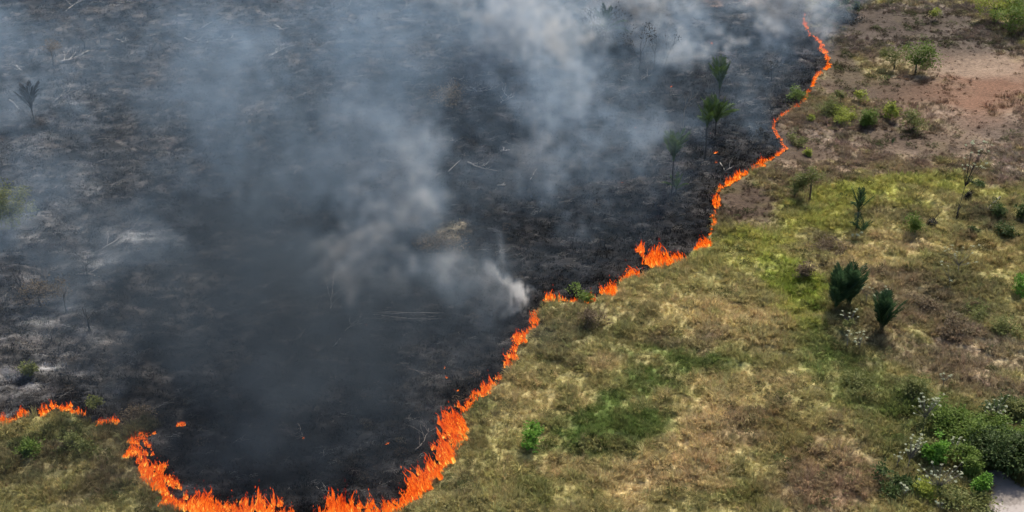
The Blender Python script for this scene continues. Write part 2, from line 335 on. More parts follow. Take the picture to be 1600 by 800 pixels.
# ------------------------------------------------------------------ scattered masses (grass, stubble, twigs)
def scatter(name, P, rot, scl, col, idx, sources, label, cat):
    me = bpy.data.meshes.new(name); k = len(P)
    me.vertices.add(k); me.vertices.foreach_set('co', P.astype(np.float32).ravel())
    for nm, ty, dat, key in (('rot', 'FLOAT_VECTOR', rot, 'vector'), ('scl', 'FLOAT_VECTOR', scl, 'vector'), ('idx', 'INT', idx, 'value')):
        q = me.attributes.new(nm, ty, 'POINT'); q.data.foreach_set(key, np.ascontiguousarray(dat.ravel().astype(np.int32 if ty == 'INT' else np.float32)))
    q = me.attributes.new('col', 'FLOAT_COLOR', 'POINT'); q.data.foreach_set('color', np.concatenate([col, np.ones((k, 1))], 1).astype(np.float32).ravel())
    c = bpy.data.collections.new(name + '_kinds')
    for s in sources: c.objects.link(s)
    o = link(name, me)
    g = bpy.data.node_groups.new(name + '_scatter', 'GeometryNodeTree'); g.is_modifier = True
    g.interface.new_socket('Geometry', in_out='INPUT', socket_type='NodeSocketGeometry'); g.interface.new_socket('Geometry', in_out='OUTPUT', socket_type='NodeSocketGeometry')
    gi = N(g, 'NodeGroupInput'); go = N(g, 'NodeGroupOutput'); iop = N(g, 'GeometryNodeInstanceOnPoints')
    ci = N(g, 'GeometryNodeCollectionInfo'); ci.inputs['Collection'].default_value = c; ci.inputs['Separate Children'].default_value = True; ci.inputs['Reset Children'].default_value = True
    def na(nm, ty):
        q = N(g, 'GeometryNodeInputNamedAttribute', data_type=ty); q.inputs['Name'].default_value = nm; return q.outputs['Attribute']
    iop.inputs['Pick Instance'].default_value = True
    L = g.links.new
    L(gi.outputs[0], iop.inputs['Points']); L(ci.outputs[0], iop.inputs['Instance']); L(na('idx', 'INT'), iop.inputs['Instance Index'])
    L(na('rot', 'FLOAT_VECTOR'), iop.inputs['Rotation']); L(na('scl', 'FLOAT_VECTOR'), iop.inputs['Scale']); L(iop.outputs[0], go.inputs[0])
    md = o.modifiers.new('scatter', 'NODES'); md.node_group = g
    return tag(o, label, cat, kind='stuff')
def blade_tuft(name, nb, hh, spread, wd, lodge, mat, seed):
    r = random.Random(seed); m = MB()
    for k in range(nb):
        a = r.uniform(0, 6.283); rr = spread * math.sqrt(r.random()); L = hh * r.uniform(.5, 1.1); ln = r.uniform(.25, 1.0) * lodge
        p0 = Vector((rr * math.cos(a), rr * math.sin(a), -.08)); b = a + r.uniform(-.9, .9); d = Vector((math.cos(b), math.sin(b), 0))
        p1 = p0 + Vector((0, 0, L * .55)) + d * L * .25 * ln; p2 = p1 + Vector((0, 0, L * .38 * (1 - .9 * ln))) + d * L * .5 * ln
        s = Vector((-d.y, d.x, 0)) * wd * r.uniform(.6, 1.3); i = len(m.v)
        m.v += [p0 - s, p0 + s, p1 - s * .8, p1 + s * .8, p2]
        m.f += [(i, i + 1, i + 3, i + 2), (i + 2, i + 3, i + 4)]
    me = m.mesh(name); me.materials.append(mat)
    return bpy.data.objects.new(name, me)
GRASS = inst_mat('grass_blade', .45); STUB = inst_mat('charred_stalk', 0.0)
tufts = [blade_tuft('grass_tuft_%d' % k, 34, (.55, .7, .5, .85, .42)[k], (.26, .32, .34, .22, .30)[k], (.016, .014, .018, .014, .017)[k], (.8, 1.0, 1.0, .6, .9)[k], GRASS, k) for k in range(5)]
def leafy_tuft(name, nl, rad, hh, L, mat, seed):
    r = random.Random(seed); m = MB()
    for k in range(nl):
        a = r.uniform(0, 6.283); q = r.random() ** .5 * rad; z = hh * r.uniform(.1, 1) * (1 - .6 * (q / rad) ** 2)
        c = Vector((q * math.cos(a), q * math.sin(a), z)); d = Vector((math.cos(a + r.uniform(-1, 1)), math.sin(a + r.uniform(-1, 1)), r.uniform(-.3, .9)))
        m.leaf(c, d, Vector((r.uniform(-.5, .5), r.uniform(-.5, .5), 1)), L * r.uniform(.6, 1.3), L * .24)
    me = m.mesh(name, False); me.materials.append(mat)
    return bpy.data.objects.new(name, me)
scrubs = [leafy_tuft('scrub_tuft_%d' % k, 70, (.42, .55, .35)[k], (.45, .5, .7)[k], (.15, .18, .14)[k], GRASS, 40 + k) for k in range(3)]
scrubs_b = [leafy_tuft('scorched_tuft_%d' % k, 60, (.42, .55, .35)[k], (.4, .45, .6)[k], (.14, .15, .13)[k], STUB, 50 + k) for k in range(3)]
def twig_bunch(name, nt_, L, mat, seed):
    r = random.Random(seed); m = MB()
    for k in range(nt_):
        a = r.gauss(.1, .75); c = Vector((r.uniform(-.5, .5), r.uniform(-.3, .3), r.uniform(0, .10))); l = L * r.uniform(.35, 1.1)
        d = Vector((math.cos(a), math.sin(a), r.uniform(-.05, .22))); bd = Vector((r.uniform(-.1, .1), r.uniform(-.1, .1), r.uniform(-.03, .06)))
        w0 = r.uniform(.008, .02)
        m.tube([c - d * l / 2, c + bd, c + d * l / 2 + bd * .3], [w0, w0 * .9, w0 * .35], 3, False)
    me = m.mesh(name); me.materials.append(mat)
    return bpy.data.objects.new(name, me)
twigs = [twig_bunch('twig_bunch_%d' % k, (9, 6, 14, 5)[k], (1.0, 1.5, .7, 1.9)[k], STUB, 60 + k) for k in range(4)]
stubs = [blade_tuft('stubble_tuft_%d' % k, 22, (.22, .3, .16)[k], (.3, .26, .4)[k], (.013, .012, .016)[k], 1.0, STUB, 80 + k) for k in range(3)]

def sample_pts(dens_near, dens_far, y0=62, y1=225, margin=1.06):
    """random points over the ground in front of the camera, thinning with distance"""
    ps = []
    yb = np.arange(y0, y1, 2.0)
    for y in yb:
        half = (y * CP + CAM_H * SP) * 800 / FPX * margin + 1.5
        t = min(1, max(0, (y - 72) / 110)); dn = dens_near * (1 - t) + dens_far * t
        k = int(dn * 2 * half * 2); ps.append(np.stack([RNG.uniform(-half, half, k), RNG.uniform(y, y + 2, k)], 1))
    return np.concatenate(ps)
def jitter(c, s): return np.clip(c * (1 + (RNG.random((len(c), 1)) - .5) * 2 * s) * (1 + (RNG.random(c.shape) - .5) * .16), .004, .9)

P = sample_pts(15, 5); sd = burn_sd(P[:, 0], P[:, 1])
keep = (sd < -.05 + (fbm(P[:, 0], P[:, 1], 1.5, 3, 51) - .5) * .6) & (poly_sd(WW, P[:, 0], P[:, 1]) < -.25) & (RNG.random(len(P)) > np.maximum(soilmask(P[:, 0], P[:, 1]) ** .6 * .995, .86 * flatmask(P[:, 0], P[:, 1])))
P = P[keep]; sd = sd[keep]; k = len(P)
c = albedo(P[:, 0], P[:, 1], sd); c = jitter(c, .13)
lush = np.clip((c[:, 1] / np.maximum(c[:, 0], 1e-3) - .75) * 1.6, 0, 1)
clump = fbm(P[:, 0], P[:, 1], .7, 3, 71)
s = (.65 + .9 * sstep(.35, .72, clump)) * RNG.uniform(.7, 1.2, k) * (1 + .45 * sstep(80, 190, P[:, 1]))
grey = sstep(170, 90, P[:, 1]) * .35 + .6
s = s * (1 - .55 * flatmask(P[:, 0], P[:, 1])); sc3 = np.stack([s, s, s * grey * RNG.uniform(.6, 1.0, k)], 1)
rot = np.stack([RNG.normal(0, .18, k), RNG.normal(0, .18, k), RNG.uniform(0, 6.283, k)], 1)
scatter('grass', np.column_stack([P, height(P[:, 0], P[:, 1], sd)]), rot, sc3, c, RNG.integers(0, 5, k), tufts, 'dry straw and olive green grass over the unburnt ground', 'grass')

P = sample_pts(1.9, .75); sd = burn_sd(P[:, 0], P[:, 1]); m_ = fbm(P[:, 0], P[:, 1], .35, 4, 73)
c = albedo(P[:, 0], P[:, 1], sd); gr = c[:, 1] / np.maximum(c[:, 0], 1e-3)
keep = (sd < -.4) & (poly_sd(WW, P[:, 0], P[:, 1]) < -.3) & (soilmask(P[:, 0], P[:, 1]) < .1) & (RNG.random(len(P)) < sstep(.46, .62, m_) * .9 + .35 * (gr > 1.0))
P = P[keep]; sd = sd[keep]; c = c[keep]; k = len(P)
mixk = RNG.random((k, 1)) ** 1.5
c = jitter(c * .6 * (1 - mixk) + np.array((.075, .095, .040)) * mixk, .35)
s = RNG.uniform(.5, 1.15, k) * (1 + .4 * sstep(80, 190, P[:, 1]))
rot = np.stack([RNG.normal(0, .15, k), RNG.normal(0, .15, k), RNG.uniform(0, 6.283, k)], 1)
scatter('low_scrub', np.column_stack([P, height(P[:, 0], P[:, 1], sd) - .03]), rot, np.stack([s, s, s * .9], 1), c, RNG.integers(0, 3, k), scrubs, 'low dark leafy scrub dotted through the grass', 'scrub')

P = sample_pts(8, 2.2); sd = burn_sd(P[:, 0], P[:, 1]); keep = sd > -.1; P = P[keep]; sd = sd[keep]; k = len(P)
c = jitter(albedo(P[:, 0], P[:, 1], sd) * .95 + .001, .6)
s = RNG.uniform(.7, 1.8, k) * (1 + .5 * sstep(80, 190, P[:, 1])); rot = np.stack([RNG.normal(0, .3, k), RNG.normal(0, .3, k), RNG.uniform(0, 6.283, k)], 1)
scatter('charred_stubble', np.column_stack([P, height(P[:, 0], P[:, 1], sd)]), rot, np.stack([s, s, s], 1), c, RNG.integers(0, 3, k), stubs, 'charred grass stubble covering the burnt ground', 'stubble')

P = sample_pts(1.6, .9); sd = burn_sd(P[:, 0], P[:, 1]); keep = (sd > .3) & (RNG.random(len(P)) < sstep(.45, .62, fbm(P[:, 0], P[:, 1], .3, 4, 77))); P = P[keep]; sd = sd[keep]; k = len(P)
br = RNG.random((k, 1)) ** 3; c = jitter(np.array((.012, .012, .013)) * (1 - br) + np.array((.06, .048, .036)) * br, .4)
s = RNG.uniform(.5, 1.3, k) * (1 + .4 * sstep(80, 190, P[:, 1])); rot = np.stack([RNG.normal(0, .2, k), RNG.normal(0, .2, k), RNG.uniform(0, 6.283, k)], 1)
scatter('scorched_scrub', np.column_stack([P, height(P[:, 0], P[:, 1], sd) - .05]), rot, np.stack([s, s, s * .7], 1), c, RNG.integers(0, 3, k), scrubs_b, 'blackened scrub lumps dotted over the burnt ground', 'scrub')

P = sample_pts(1.5, .8); sd = burn_sd(P[:, 0], P[:, 1]); keep = (sd > .6) & (RNG.random(len(P)) < .25 + .75 * sstep(.42, .62, fbm(P[:, 0], P[:, 1], .16, 4, 75))); P = P[keep]; sd = sd[keep]; k = len(P)
pale = RNG.random((k, 1)) ** 7
c = jitter(albedo(P[:, 0], P[:, 1], sd) * 1.7 + .006, .5) * (1 - pale) + np.array((.24, .225, .205)) * pale
s = RNG.uniform(.35, .9, k) * (1 + 1.0 * sstep(80, 190, P[:, 1])); rot = np.stack([RNG.normal(0, .06, k), RNG.normal(0, .06, k), RNG.normal(.1, .6, k)], 1)
scatter('ashen_twigs', np.column_stack([P, height(P[:, 0], P[:, 1], sd) + .03]), rot, np.stack([s, s, s], 1), np.clip(c, .004, .6), RNG.integers(0, 4, k), twigs, 'ash covered twigs strewn over the burnt ground', 'twigs')

# ------------------------------------------------------------------ plant materials
L_GREEN = leaf_mat('mid_green_leaf', (.085, .135, .024), (.15, .215, .042)); L_BRIGHT = leaf_mat('bright_green_leaf', (.085, .20, .024), (.15, .29, .04))
L_DARK = leaf_mat('dark_green_leaf', (.036, .062, .018), (.075, .110, .032)); L_YELL = leaf_mat('yellow_green_leaf', (.19, .23, .035), (.33, .36, .07))
L_OLIVE = leaf_mat('olive_leaf', (.115, .135, .042), (.20, .21, .07)); L_PALE = leaf_mat('pale_silver_leaf', (.28, .32, .20), (.46, .48, .34), .25)
L_PALM = leaf_mat('palm_leaflet', (.032, .066, .020), (.085, .135, .038), .3, .45); L_PALMD = leaf_mat('dark_palm_leaflet', (.028, .062, .028), (.065, .115, .050), .3, .45)
L_CHAR = leaf_mat('scorched_leaf', (.012, .012, .012), (.03, .028, .024), .1); L_DRY = leaf_mat('dry_brown_leaf', (.10, .075, .045), (.19, .14, .085), .2)
B_DARK = bark_mat('charred_bark', (.010, .010, .010), (.045, .040, .038)); B_BROWN = bark_mat('brown_bark', (.05, .035, .025), (.12, .09, .065))
B_PALE = bark_mat('ash_bleached_wood', (.16, .145, .13), (.46, .43, .39), 3.0); B_GREY = bark_mat('grey_wood', (.09, .08, .07), (.22, .195, .17), 4.0)

def base(u, v, dz=-.05):
    p = at(u, v); return np.array([p[0], p[1], H1(p) + dz])

# ------------------------------------------------------------------ small trees and bushes
def crown_mesh(r, w, h, z0, nclump, nleaf, leaf, flat=1.0):
    """leaf clumps gathered on a few uneven lobes, with loose shoots between them"""
    m = MB(); cs = []; vz = min(1.0, 1.5 * h / max(w, .01)); lobes = []
    for k in range(r.choice((3, 4, 5))):
        a = r.uniform(0, 6.283); q = r.uniform(.12, .36) * w; lobes.append((q * math.cos(a), q * math.sin(a), r.uniform(.45, 1.0), r.uniform(.14, .26) * w))
    for k in range(nclump):
        lx, ly, lz, lr = r.choice(lobes); a = r.uniform(0, 6.283); q = lr * math.sqrt(r.random()) * 1.15
        zz = z0 + h * lz * (.1 + .85 * r.random() ** .75) * (1 - .3 * (q / lr) ** 2)
        cs.append((Vector((lx + q * math.cos(a), ly + q * math.sin(a), zz)), w * r.uniform(.04, .13), r.uniform(.2, 1)))
    tot = sum(c[2] for c in cs)
    for c, rad, wt in cs:
        for j in range(max(4, int(nleaf * wt / tot))):
            d = Vector((r.gauss(0, 1), r.gauss(0, 1), r.gauss(0, .8) * flat)); L = d.length; d = d / max(L, .01)
            off = d * rad * min(L, 2.6) * .85; off.z *= vz; pos = c + off
            if pos.z < .03: pos.z = .03 + r.random() * .1
            m.leaf(pos, (d + Vector((r.uniform(-.7, .7), r.uniform(-.7, .7), r.uniform(-.5, .5)))), Vector((r.uniform(-.7, .7), r.uniform(-.7, .7), 1)), leaf * r.uniform(.5, 1.35), leaf * r.uniform(.22, .36))
    return m, cs
def tree(name, u, v, hpx, wpx, mat, label, cat, stem=.35, nleaf=900, nclump=14, leaf=.22, bark=None, group=None, lean=0.0, part='crown', trunkr=None):
    r = random.Random(int(u * 7 + v * 13)); b = base(u, v); hh = hgt(v, hpx); ww = wpx * mpx(v)
    o = empty(name, b); tag(o, label, cat, group)
    z0 = hh * stem; m, cs = crown_mesh(r, ww * 1.08, hh - z0, z0, int(nclump * 1.6), int(nleaf * (1.7 if u > 1380 and v > 600 else 1.15)), leaf * (1.15 if u > 1380 and v > 600 else 1))
    for q in m.v: q.x += lean * q.z
    m.build(part, mat, o, False)
    t = MB(); r0 = trunkr or max(.03, hh * .022); top = Vector((r.uniform(-.1, .1) + lean * z0, r.uniform(-.1, .1), max(z0, .15) + (hh - z0) * .25))
    t.tube([Vector((0, 0, -.25)), top * .5 + Vector((r.uniform(-.08, .08), 0, 0)), top], [r0 * 1.3, r0, r0 * .8], 7)
    for c, rad, wt in cs[:9]:
        c2 = Vector((c.x + lean * c.z, c.y, c.z)); md = (top + c2) / 2 + Vector((0, 0, -.08 * hh * r.random()))
        t.tube([top * .92, md, c2], [r0 * .6, r0 * .4, r0 * .15], 5)
    t.build('trunk', bark or B_BROWN, o)
    return o
TREES = [
 ('bush', 1524, 700, 40, 60, L_GREEN, 'green bush overlapping the left side of the biggest dark bush', 'bush', .04, 1300, 20, .2),
 ('bush', 1470, 668, 34, 54, L_GREEN, 'green bush uphill of the bright green one among rosettes', 'bush', .04, 1100, 18, .2),
 ('bush', 1570, 650, 30, 56, L_DARK, 'dark bush at the top of the pool thicket', 'bush', .04, 1100, 18, .2),
 ('bush', 1452, 478, 22, 54, L_DRY, 'brown dry bush in the open slope below the sparse pale shrub', 'bush', .03, 900, 16, .2),
 ('bush', 1528, 492, 26, 60, L_OLIVE, 'dull olive bush on the open slope left of the bright edge bush', 'bush', .03, 1100, 18, .2),
 ('bush', 1484, 520, 22, 56, L_DRY, 'brown dry bush midway down the open slope', 'bush', .03, 900, 16, .2),
 ('bush', 1584, 518, 26, 56, L_OLIVE, 'dull olive bush below the bright bush at the right edge', 'bush', .03, 1000, 18, .2),
 ('bush', 1344, 612, 22, 60, L_OLIVE, 'low olive bush in the green grass below the dark palms', 'bush', .03, 1000, 18, .2),
 ('bush', 1574, 696, 44, 66, L_GREEN, 'green bush between the biggest dark bush and the right edge', 'bush', .05, 1700, 24, .2),
 ('bush', 1446, 716, 40, 50, L_OLIVE, 'olive bush tucked left of the bright green bush', 'bush', .05, 1200, 18, .2),
 ('bush', 1500, 744, 46, 50, L_GREEN, 'green bush in front of the wide green bush near the pool', 'bush', .05, 1400, 18, .2),
 ('bush', 1588, 646, 34, 50, L_OLIVE, 'olive bush at the right edge above the pool thicket', 'bush', .05, 1000, 16, .2),
 ('bush', 1440, 780, 30, 50, L_YELL, 'yellow green shrub at the bottom under pale rosettes', 'bush', .03, 900, 14, .18),
 # name, u, v, hpx, wpx, mat, label, cat, stem, nleaf, nclump, leaf
 ('small_tree', 1240, 314, 48, 30, L_OLIVE, 'small olive green tree leaning left of its twin below the winding fire', 'tree', .25, 900, 14, .24),
 ('small_tree', 1264, 318, 56, 38, L_OLIVE, 'small tree with bare dark stem and wide thin crown, right of its twin', 'tree', .55, 800, 12, .24),
 ('bush', 1430, 116, 58, 58, L_GREEN, 'large rounded green bush left of the bare red earth', 'bush', .12, 1700, 24, .30),
 ('small_tree', 1397, 109, 42, 34, L_OLIVE, 'small round olive tree just left of the large bush', 'tree', .35, 800, 12, .28),
 ('small_tree', 1552, 36, 52, 54, L_YELL, 'yellow green tree at the front of the top right thicket', 'tree', .2, 1200, 18, .34),
 ('small_tree', 1576, 50, 58, 58, L_GREEN, 'green tree in the middle of the top right thicket', 'tree', .2, 1400, 20, .34),
 ('small_tree', 1606, 44, 62, 64, L_GREEN, 'green tree cut by the right edge in the top right thicket', 'tree', .2, 1400, 20, .34),
 ('small_tree', 1590, 14, 40, 60, L_DARK, 'dark tree at the back of the top right thicket', 'tree', .2, 1200, 20, .34),
 ('small_tree', 1462, 30, 18, 18, L_YELL, 'tiny lone yellowish tree on the grey brown flat', 'tree', .4, 300, 8, .28),
 ('small_tree', 1301, 18, 26, 16, L_DARK, 'slim dark tree, leftmost of three at the top beside the fire', 'tree', .35, 400, 8, .3),
 ('small_tree', 1320, 15, 24, 14, L_DARK, 'slim dark tree, middle one of three at the top beside the fire', 'tree', .4, 300, 8, .3),
 ('small_tree', 1333, 20, 20, 18, L_DARK, 'squat dark tree, rightmost of three at the top beside the fire', 'tree', .2, 400, 8, .3),
 ('scrub_mound', 1322, 30, 14, 60, L_CHAR, 'dark mound of scrub beneath the three slim trees at the top', 'scrub', .02, 1300, 26, .3),
 ('bush', 1246, 154, 22, 34, L_GREEN, 'green bush touching the fire line, leftmost of the shrub row', 'bush', .15, 700, 12, .28),
 ('bush', 1283, 182, 32, 52, L_OLIVE, 'wide olive bush second from the fire in the shrub row', 'bush', .1, 1400, 22, .26),
 ('small_tree', 1312, 166, 28, 20, L_OLIVE, 'thin pale topped sapling behind the shrub row', 'tree', .45, 350, 8, .26),
 ('small_tree', 1342, 164, 22, 24, L_YELL, 'small yellow green sapling above the paired bushes', 'tree', .35, 450, 9, .26),
 ('bush', 1320, 192, 24, 48, L_YELL, 'low wide yellow green bush joined to a taller green one', 'bush', .08, 1200, 20, .26),
 ('bush', 1352, 196, 34, 30, L_GREEN, 'upright green bush at the right end of the paired bushes', 'bush', .12, 1100, 16, .26),
 ('bush', 1390, 188, 38, 24, L_YELL, 'tall yellow green bush standing alone with a dark foot', 'bush', .2, 900, 14, .26),
 ('bush', 1427, 202, 38, 36, L_OLIVE, 'loose olive bush at the right end of the shrub row', 'bush', .2, 900, 16, .26),
 ('bush', 1265, 193, 12, 14, L_YELL, 'tiny yellow bush below the left of the shrub row', 'bush', .1, 250, 6, .24),
 ('bush', 1252, 228, 16, 38, L_OLIVE, 'thin scattered bush between fire bend and round yellow bush', 'bush', .2, 450, 10, .24),
 ('bush', 1264, 244, 13, 15, L_YELL, 'small round yellow green bush right of the fire bend', 'bush', .05, 450, 8, .2),
 ('bush', 1430, 368, 34, 32, L_GREEN, 'green bush with dark foot between the palm and leaning stick', 'bush', .3, 800, 12, .22),
 ('bush', 1572, 372, 26, 28, L_DARK, 'dark green bush near the right edge below the shaded ridge', 'bush', .1, 800, 12, .22),
 ('bush', 1512, 314, 20, 14, L_CHAR, 'blackish pointed shrub beside the tall pale rosette tree', 'bush', .05, 500, 8, .2),
 ('bush', 1558, 344, 26, 32, L_DARK, 'dark bush on the shaded ridge, left of the edge bush', 'bush', .05, 900, 14, .22),
 ('bush', 1594, 346, 34, 34, L_DARK, 'dark bush on the shaded ridge cut by the right edge', 'bush', .05, 900, 14, .22),
 ('bush', 1520, 292, 10, 32, L_DARK, 'low dark shrub at the far side of the yellow green strip', 'bush', .05, 500, 10, .22),
 ('bush', 1520, 366, 14, 16, L_DARK, 'small dark shrub between the two green bushes on the right', 'bush', .05, 400, 8, .2),
 ('bush', 1455, 358, 16, 18, L_CHAR, 'dark twiggy shrub at the foot of the leaning stick', 'bush', .05, 450, 8, .2),
 ('bush', 1594, 462, 34, 34, L_BRIGHT, 'bright green bush cut by the right edge', 'bush', .05, 1000, 14, .2),
 ('bush', 1292, 396, 24, 60, L_DRY, 'brown dry scrub mound beside the yellow green grass', 'bush', .03, 1300, 26, .2),
 ('bush', 1262, 440, 30, 34, L_DRY, 'dead brown bush left of the dark palm clump', 'bush', .05, 900, 16, .2),
 ('bush', 1465, 730, 50, 36, L_BRIGHT, 'bright green bush among pale rosette shrubs near the pool', 'bush', .1, 1300, 18, .2),
 ('bush', 1500, 690, 46, 70, L_GREEN, 'wide green bush behind the bright green one near the pool', 'bush', .08, 1800, 26, .2),
 ('bush', 1546, 722, 62, 84, L_DARK, 'biggest dark green bush at the head of the muddy pool', 'bush', .06, 2400, 30, .22),
 ('bush', 1540, 664, 34, 74, L_GREEN, 'green bush up slope from the biggest dark bush', 'bush', .08, 1500, 22, .2),
 ('bush', 1596, 724, 46, 60, L_DARK, 'dark green bush overhanging the pool at the right edge', 'bush', .06, 1700, 24, .22),
 ('bush', 1524, 776, 36, 28, L_BRIGHT, 'small bright green bush left of the muddy pool', 'bush', .06, 700, 10, .18),
 ('bush', 1504, 792, 28, 80, L_OLIVE, 'olive mound of shrub on the left bank of the pool', 'bush', .03, 1600, 24, .2),
 ('bush', 1424, 642, 40, 60, L_OLIVE, 'olive shrub uphill of the pale rosettes on the right', 'bush', .05, 1200, 20, .2),
 ('bush', 1392, 772, 36, 56, L_DARK, 'dark shrub left of the lowest pale rosettes', 'bush', .03, 1000, 18, .2),
 ('bush', 827, 698, 36, 48, L_BRIGHT, 'lone bright green bush in the grass near the big flames', 'bush', .2, 1000, 12, .2),
 ('bush', 903, 466, 30, 38, L_GREEN, 'green bush on the fire edge between flame clumps', 'bush', .1, 700, 12, .24),
 ('bush', 928, 512, 34, 40, L_DRY, 'grey brown twiggy bush below the flame clumps', 'bush', .1, 700, 14, .18),
 ('small_tree', 149, 650, 34, 24, L_OLIVE, 'pale green sapling on the burnt edge at left', 'tree', .35, 350, 8, .2),
 ('bush', 50, 590, 24, 26, L_OLIVE, 'half scorched green bush on ash at lower left', 'bush', .05, 600, 10, .2),
 ('bush', 62, 708, 24, 50, L_GREEN, 'green bush in the grass below the left fire line', 'bush', .04, 1200, 18, .2),
 ('bush', 120, 704, 22, 60, L_OLIVE, 'olive bush behind the left fire line in the grass', 'bush', .04, 1000, 18, .2),
 ('bush', 212, 664, 14, 84, L_DRY, 'low dull brown brush between the two left fires', 'bush', .03, 1900, 34, .2),
 ('small_tree', 20, 354, 108, 62, L_OLIVE, 'hazy green tree standing in ash at the left edge', 'tree', .12, 2600, 34, .24),
 ('small_tree', 84, 104, 50, 34, L_DRY, 'brown scorched tree in smoke at the upper left', 'tree', .45, 450, 12, .26),
 ('bush', 66, 486, 58, 66, L_DRY, 'brown burnt bush with bare limbs on grey ash', 'bush', .12, 900, 22, .18),
 ('bush', 700, 388, 34, 90, L_DRY, 'unburnt tan brush patch inside the burn', 'bush', .0, 1700, 34, .22),
 ('bush', 710, 168, 36, 60, L_DRY, 'brown brush heap among pale branches in the burn', 'bush', .02, 900, 20, .24),
 ('bush', 930, 80, 66, 90, L_CHAR, 'dark thicket of scorched brush behind the smoke', 'bush', .05, 2600, 46, .36),
 ('bush', 1205, 128, 44, 20, L_CHAR, 'thin scorched shrub in smoke near the right fire line', 'bush', .3, 300, 8, .24),
 ('bush', 1188, 226, 30, 24, L_CHAR, 'scorched shrub right of the palms by the fire', 'bush', .2, 350, 8, .22),
]
for t_ in TREES: tree(*t_[:8], stem=t_[8], nleaf=t_[9], nclump=t_[10], leaf=t_[11], bark=B_DARK if t_[5] in (L_CHAR,) else None)

# ------------------------------------------------------------------ palms
def frond_mesh(name, th0, dth, seed, npair=20, lw=.0135):
    r = random.Random(seed); m = MB(); pts = []; p = Vector((0, 0, 0)); k = 12
    for i in range(k + 1):
        pts.append(p.copy()); th = math.radians(th0 + dth * (i / k) ** 1.4); p = p + Vector((math.sin(th), 0, math.cos(th))) / k
    m.tube(pts, [.018 * (1 - .85 * i / k) + .002 for i in range(k + 1)], 4, False)
    for j in range(npair):
        t = .16 + .84 * j / (npair - 1); i = min(k - 1, int(t * k)); f = t * k - i; c = pts[i].lerp(pts[i + 1], f); d = (pts[i + 1] - pts[i]).normalized()
        L = .28 * (math.sin(math.pi * min(1, .18 + t * .86)) ** .7 + .12) * r.uniform(.85, 1.1)
        for s in (-1, 1):
            dv = (d * 1.0 + Vector((0, s, 0)) * .62 + Vector((0, 0, r.uniform(-.35, .2)))).normalized()
            m.leaf(c, dv, d.cross(Vector((0, s, 0))) * s, L, lw * r.uniform(.8, 1.2), .1)
    return m.mesh(name, False)
FR = {}
for k_, (a_, b_) in {'spear': (4, 9), 'up': (6, 16), 'mid': (20, 20), 'arch': (32, 66), 'droop': (60, 90)}.items():
    for mt in (L_PALM, L_PALMD, L_CHAR, L_DRY):
        q = frond_mesh('frond', a_, b_, hash(a_) % 97); q.materials.append(mt); FR[(k_, mt.name)] = q
def palm(name, u, v, hpx, crown_px, mat, label, kinds, trunk=True, group=None, bark=None, lean=(0, 0), cat='palm'):
    r = random.Random(int(u * 3 + v * 5)); b = base(u, v); hh = hgt(v, hpx); L = hgt(v, crown_px)
    o = empty(name, b); tag(o, label, cat, group); th = max(.15, hh - L * .92); top = Vector((lean[0] * th, lean[1] * th, th))
    if trunk:
        t = MB(); t.tube([(0, 0, -.3), top * .33 + Vector((.05, 0, 0)), top * .7, top, top + Vector((0, 0, .25))], [.12, .085, .075, .09, .05], 8)
        t.build('trunk', bark or B_DARK, o)
    else: top = Vector((0, 0, .05))
    for i, k in enumerate(kinds):
        f = link('frond', FR[(k, mat.name if k != 'droop' else (L_DRY.name if mat is L_PALM else mat.name))], None, o)
        s = L * r.uniform(.85, 1.08); f.scale = (s, s, s); f.location = top + Vector((r.uniform(-.05, .05), r.uniform(-.05, .05), r.uniform(-.1, .1)))
        f.rotation_euler = (r.uniform(-.08, .08), r.uniform(-.12, .12), 2.4 * i + r.uniform(-.3, .3))
    return o
U, M_, A_, D_, S_ = 'up', 'mid', 'arch', 'droop', 'spear'
palm('palm', 1122, 170, 74, 46, L_PALM, 'tall thin palm with upright crown, farthest of the four by the fire', [U, U, M_, U, M_, U, M_, M_, U, S_])
palm('palm', 1117, 214, 62, 44, L_PALM, 'palm with arching sunlit crown, overlapping the farthest one', [U, M_, M_, A_, M_, A_, M_, M_, A_, U, M_])
palm('palm', 1101, 250, 90, 42, L_PALM, 'tall palm left of the arching one, with dark bare trunk', [U, U, M_, M_, M_, U, M_, A_])
palm('palm', 1049, 302, 98, 48, L_PALM, 'nearest and leftmost palm by the fire, with upright crown', [U, U, M_, U, M_, U, M_, U, M_, S_])
palm('palm', 1056, 304, 34, 26, L_PALM, 'short young palm at the foot of the nearest palm', [U, M_, M_, M_, A_, A_])
palm('palm', 945, 82, 72, 42, L_PALMD, 'dark palm in the scorched thicket at the top', [U, U, M_, M_, M_, A_, A_, A_, D_, D_])
palm('palm', 54, 195, 60, 40, L_CHAR, 'blackened palm with upright fronds at the far left', [U, M_, U, M_, M_, M_, U, M_])
palm('palm', 1337, 362, 68, 40, L_PALMD, 'dark green palm with hanging dead fronds right of the yellow grass', [U, U, M_, U, M_, M_, D_, D_])
palm('palm', 1347, 364, 34, 26, L_PALMD, 'low dark palm huddled at the foot of the taller palm', [M_, A_, M_, A_, A_, M_, U], trunk=False)
palm('palm', 1304, 488, 62, 62, L_PALMD, 'left crown of the big dark stemless palm clump', [S_, U, U, M_, U, S_, U, M_, U, S_, U, U, S_, M_, U, U], trunk=False)
palm('palm', 1324, 482, 64, 64, L_PALMD, 'right crown of the big dark stemless palm clump', [S_, U, U, M_, S_, U, U, U, S_, U, M_, S_, U, S_, U, U], trunk=False)
palm('palm', 1376, 522, 58, 58, L_PALMD, 'single dark stemless palm downhill right of the big clump', [S_, U, U, S_, U, M_, S_, U, S_, U, U, S_, U, M_], trunk=False)
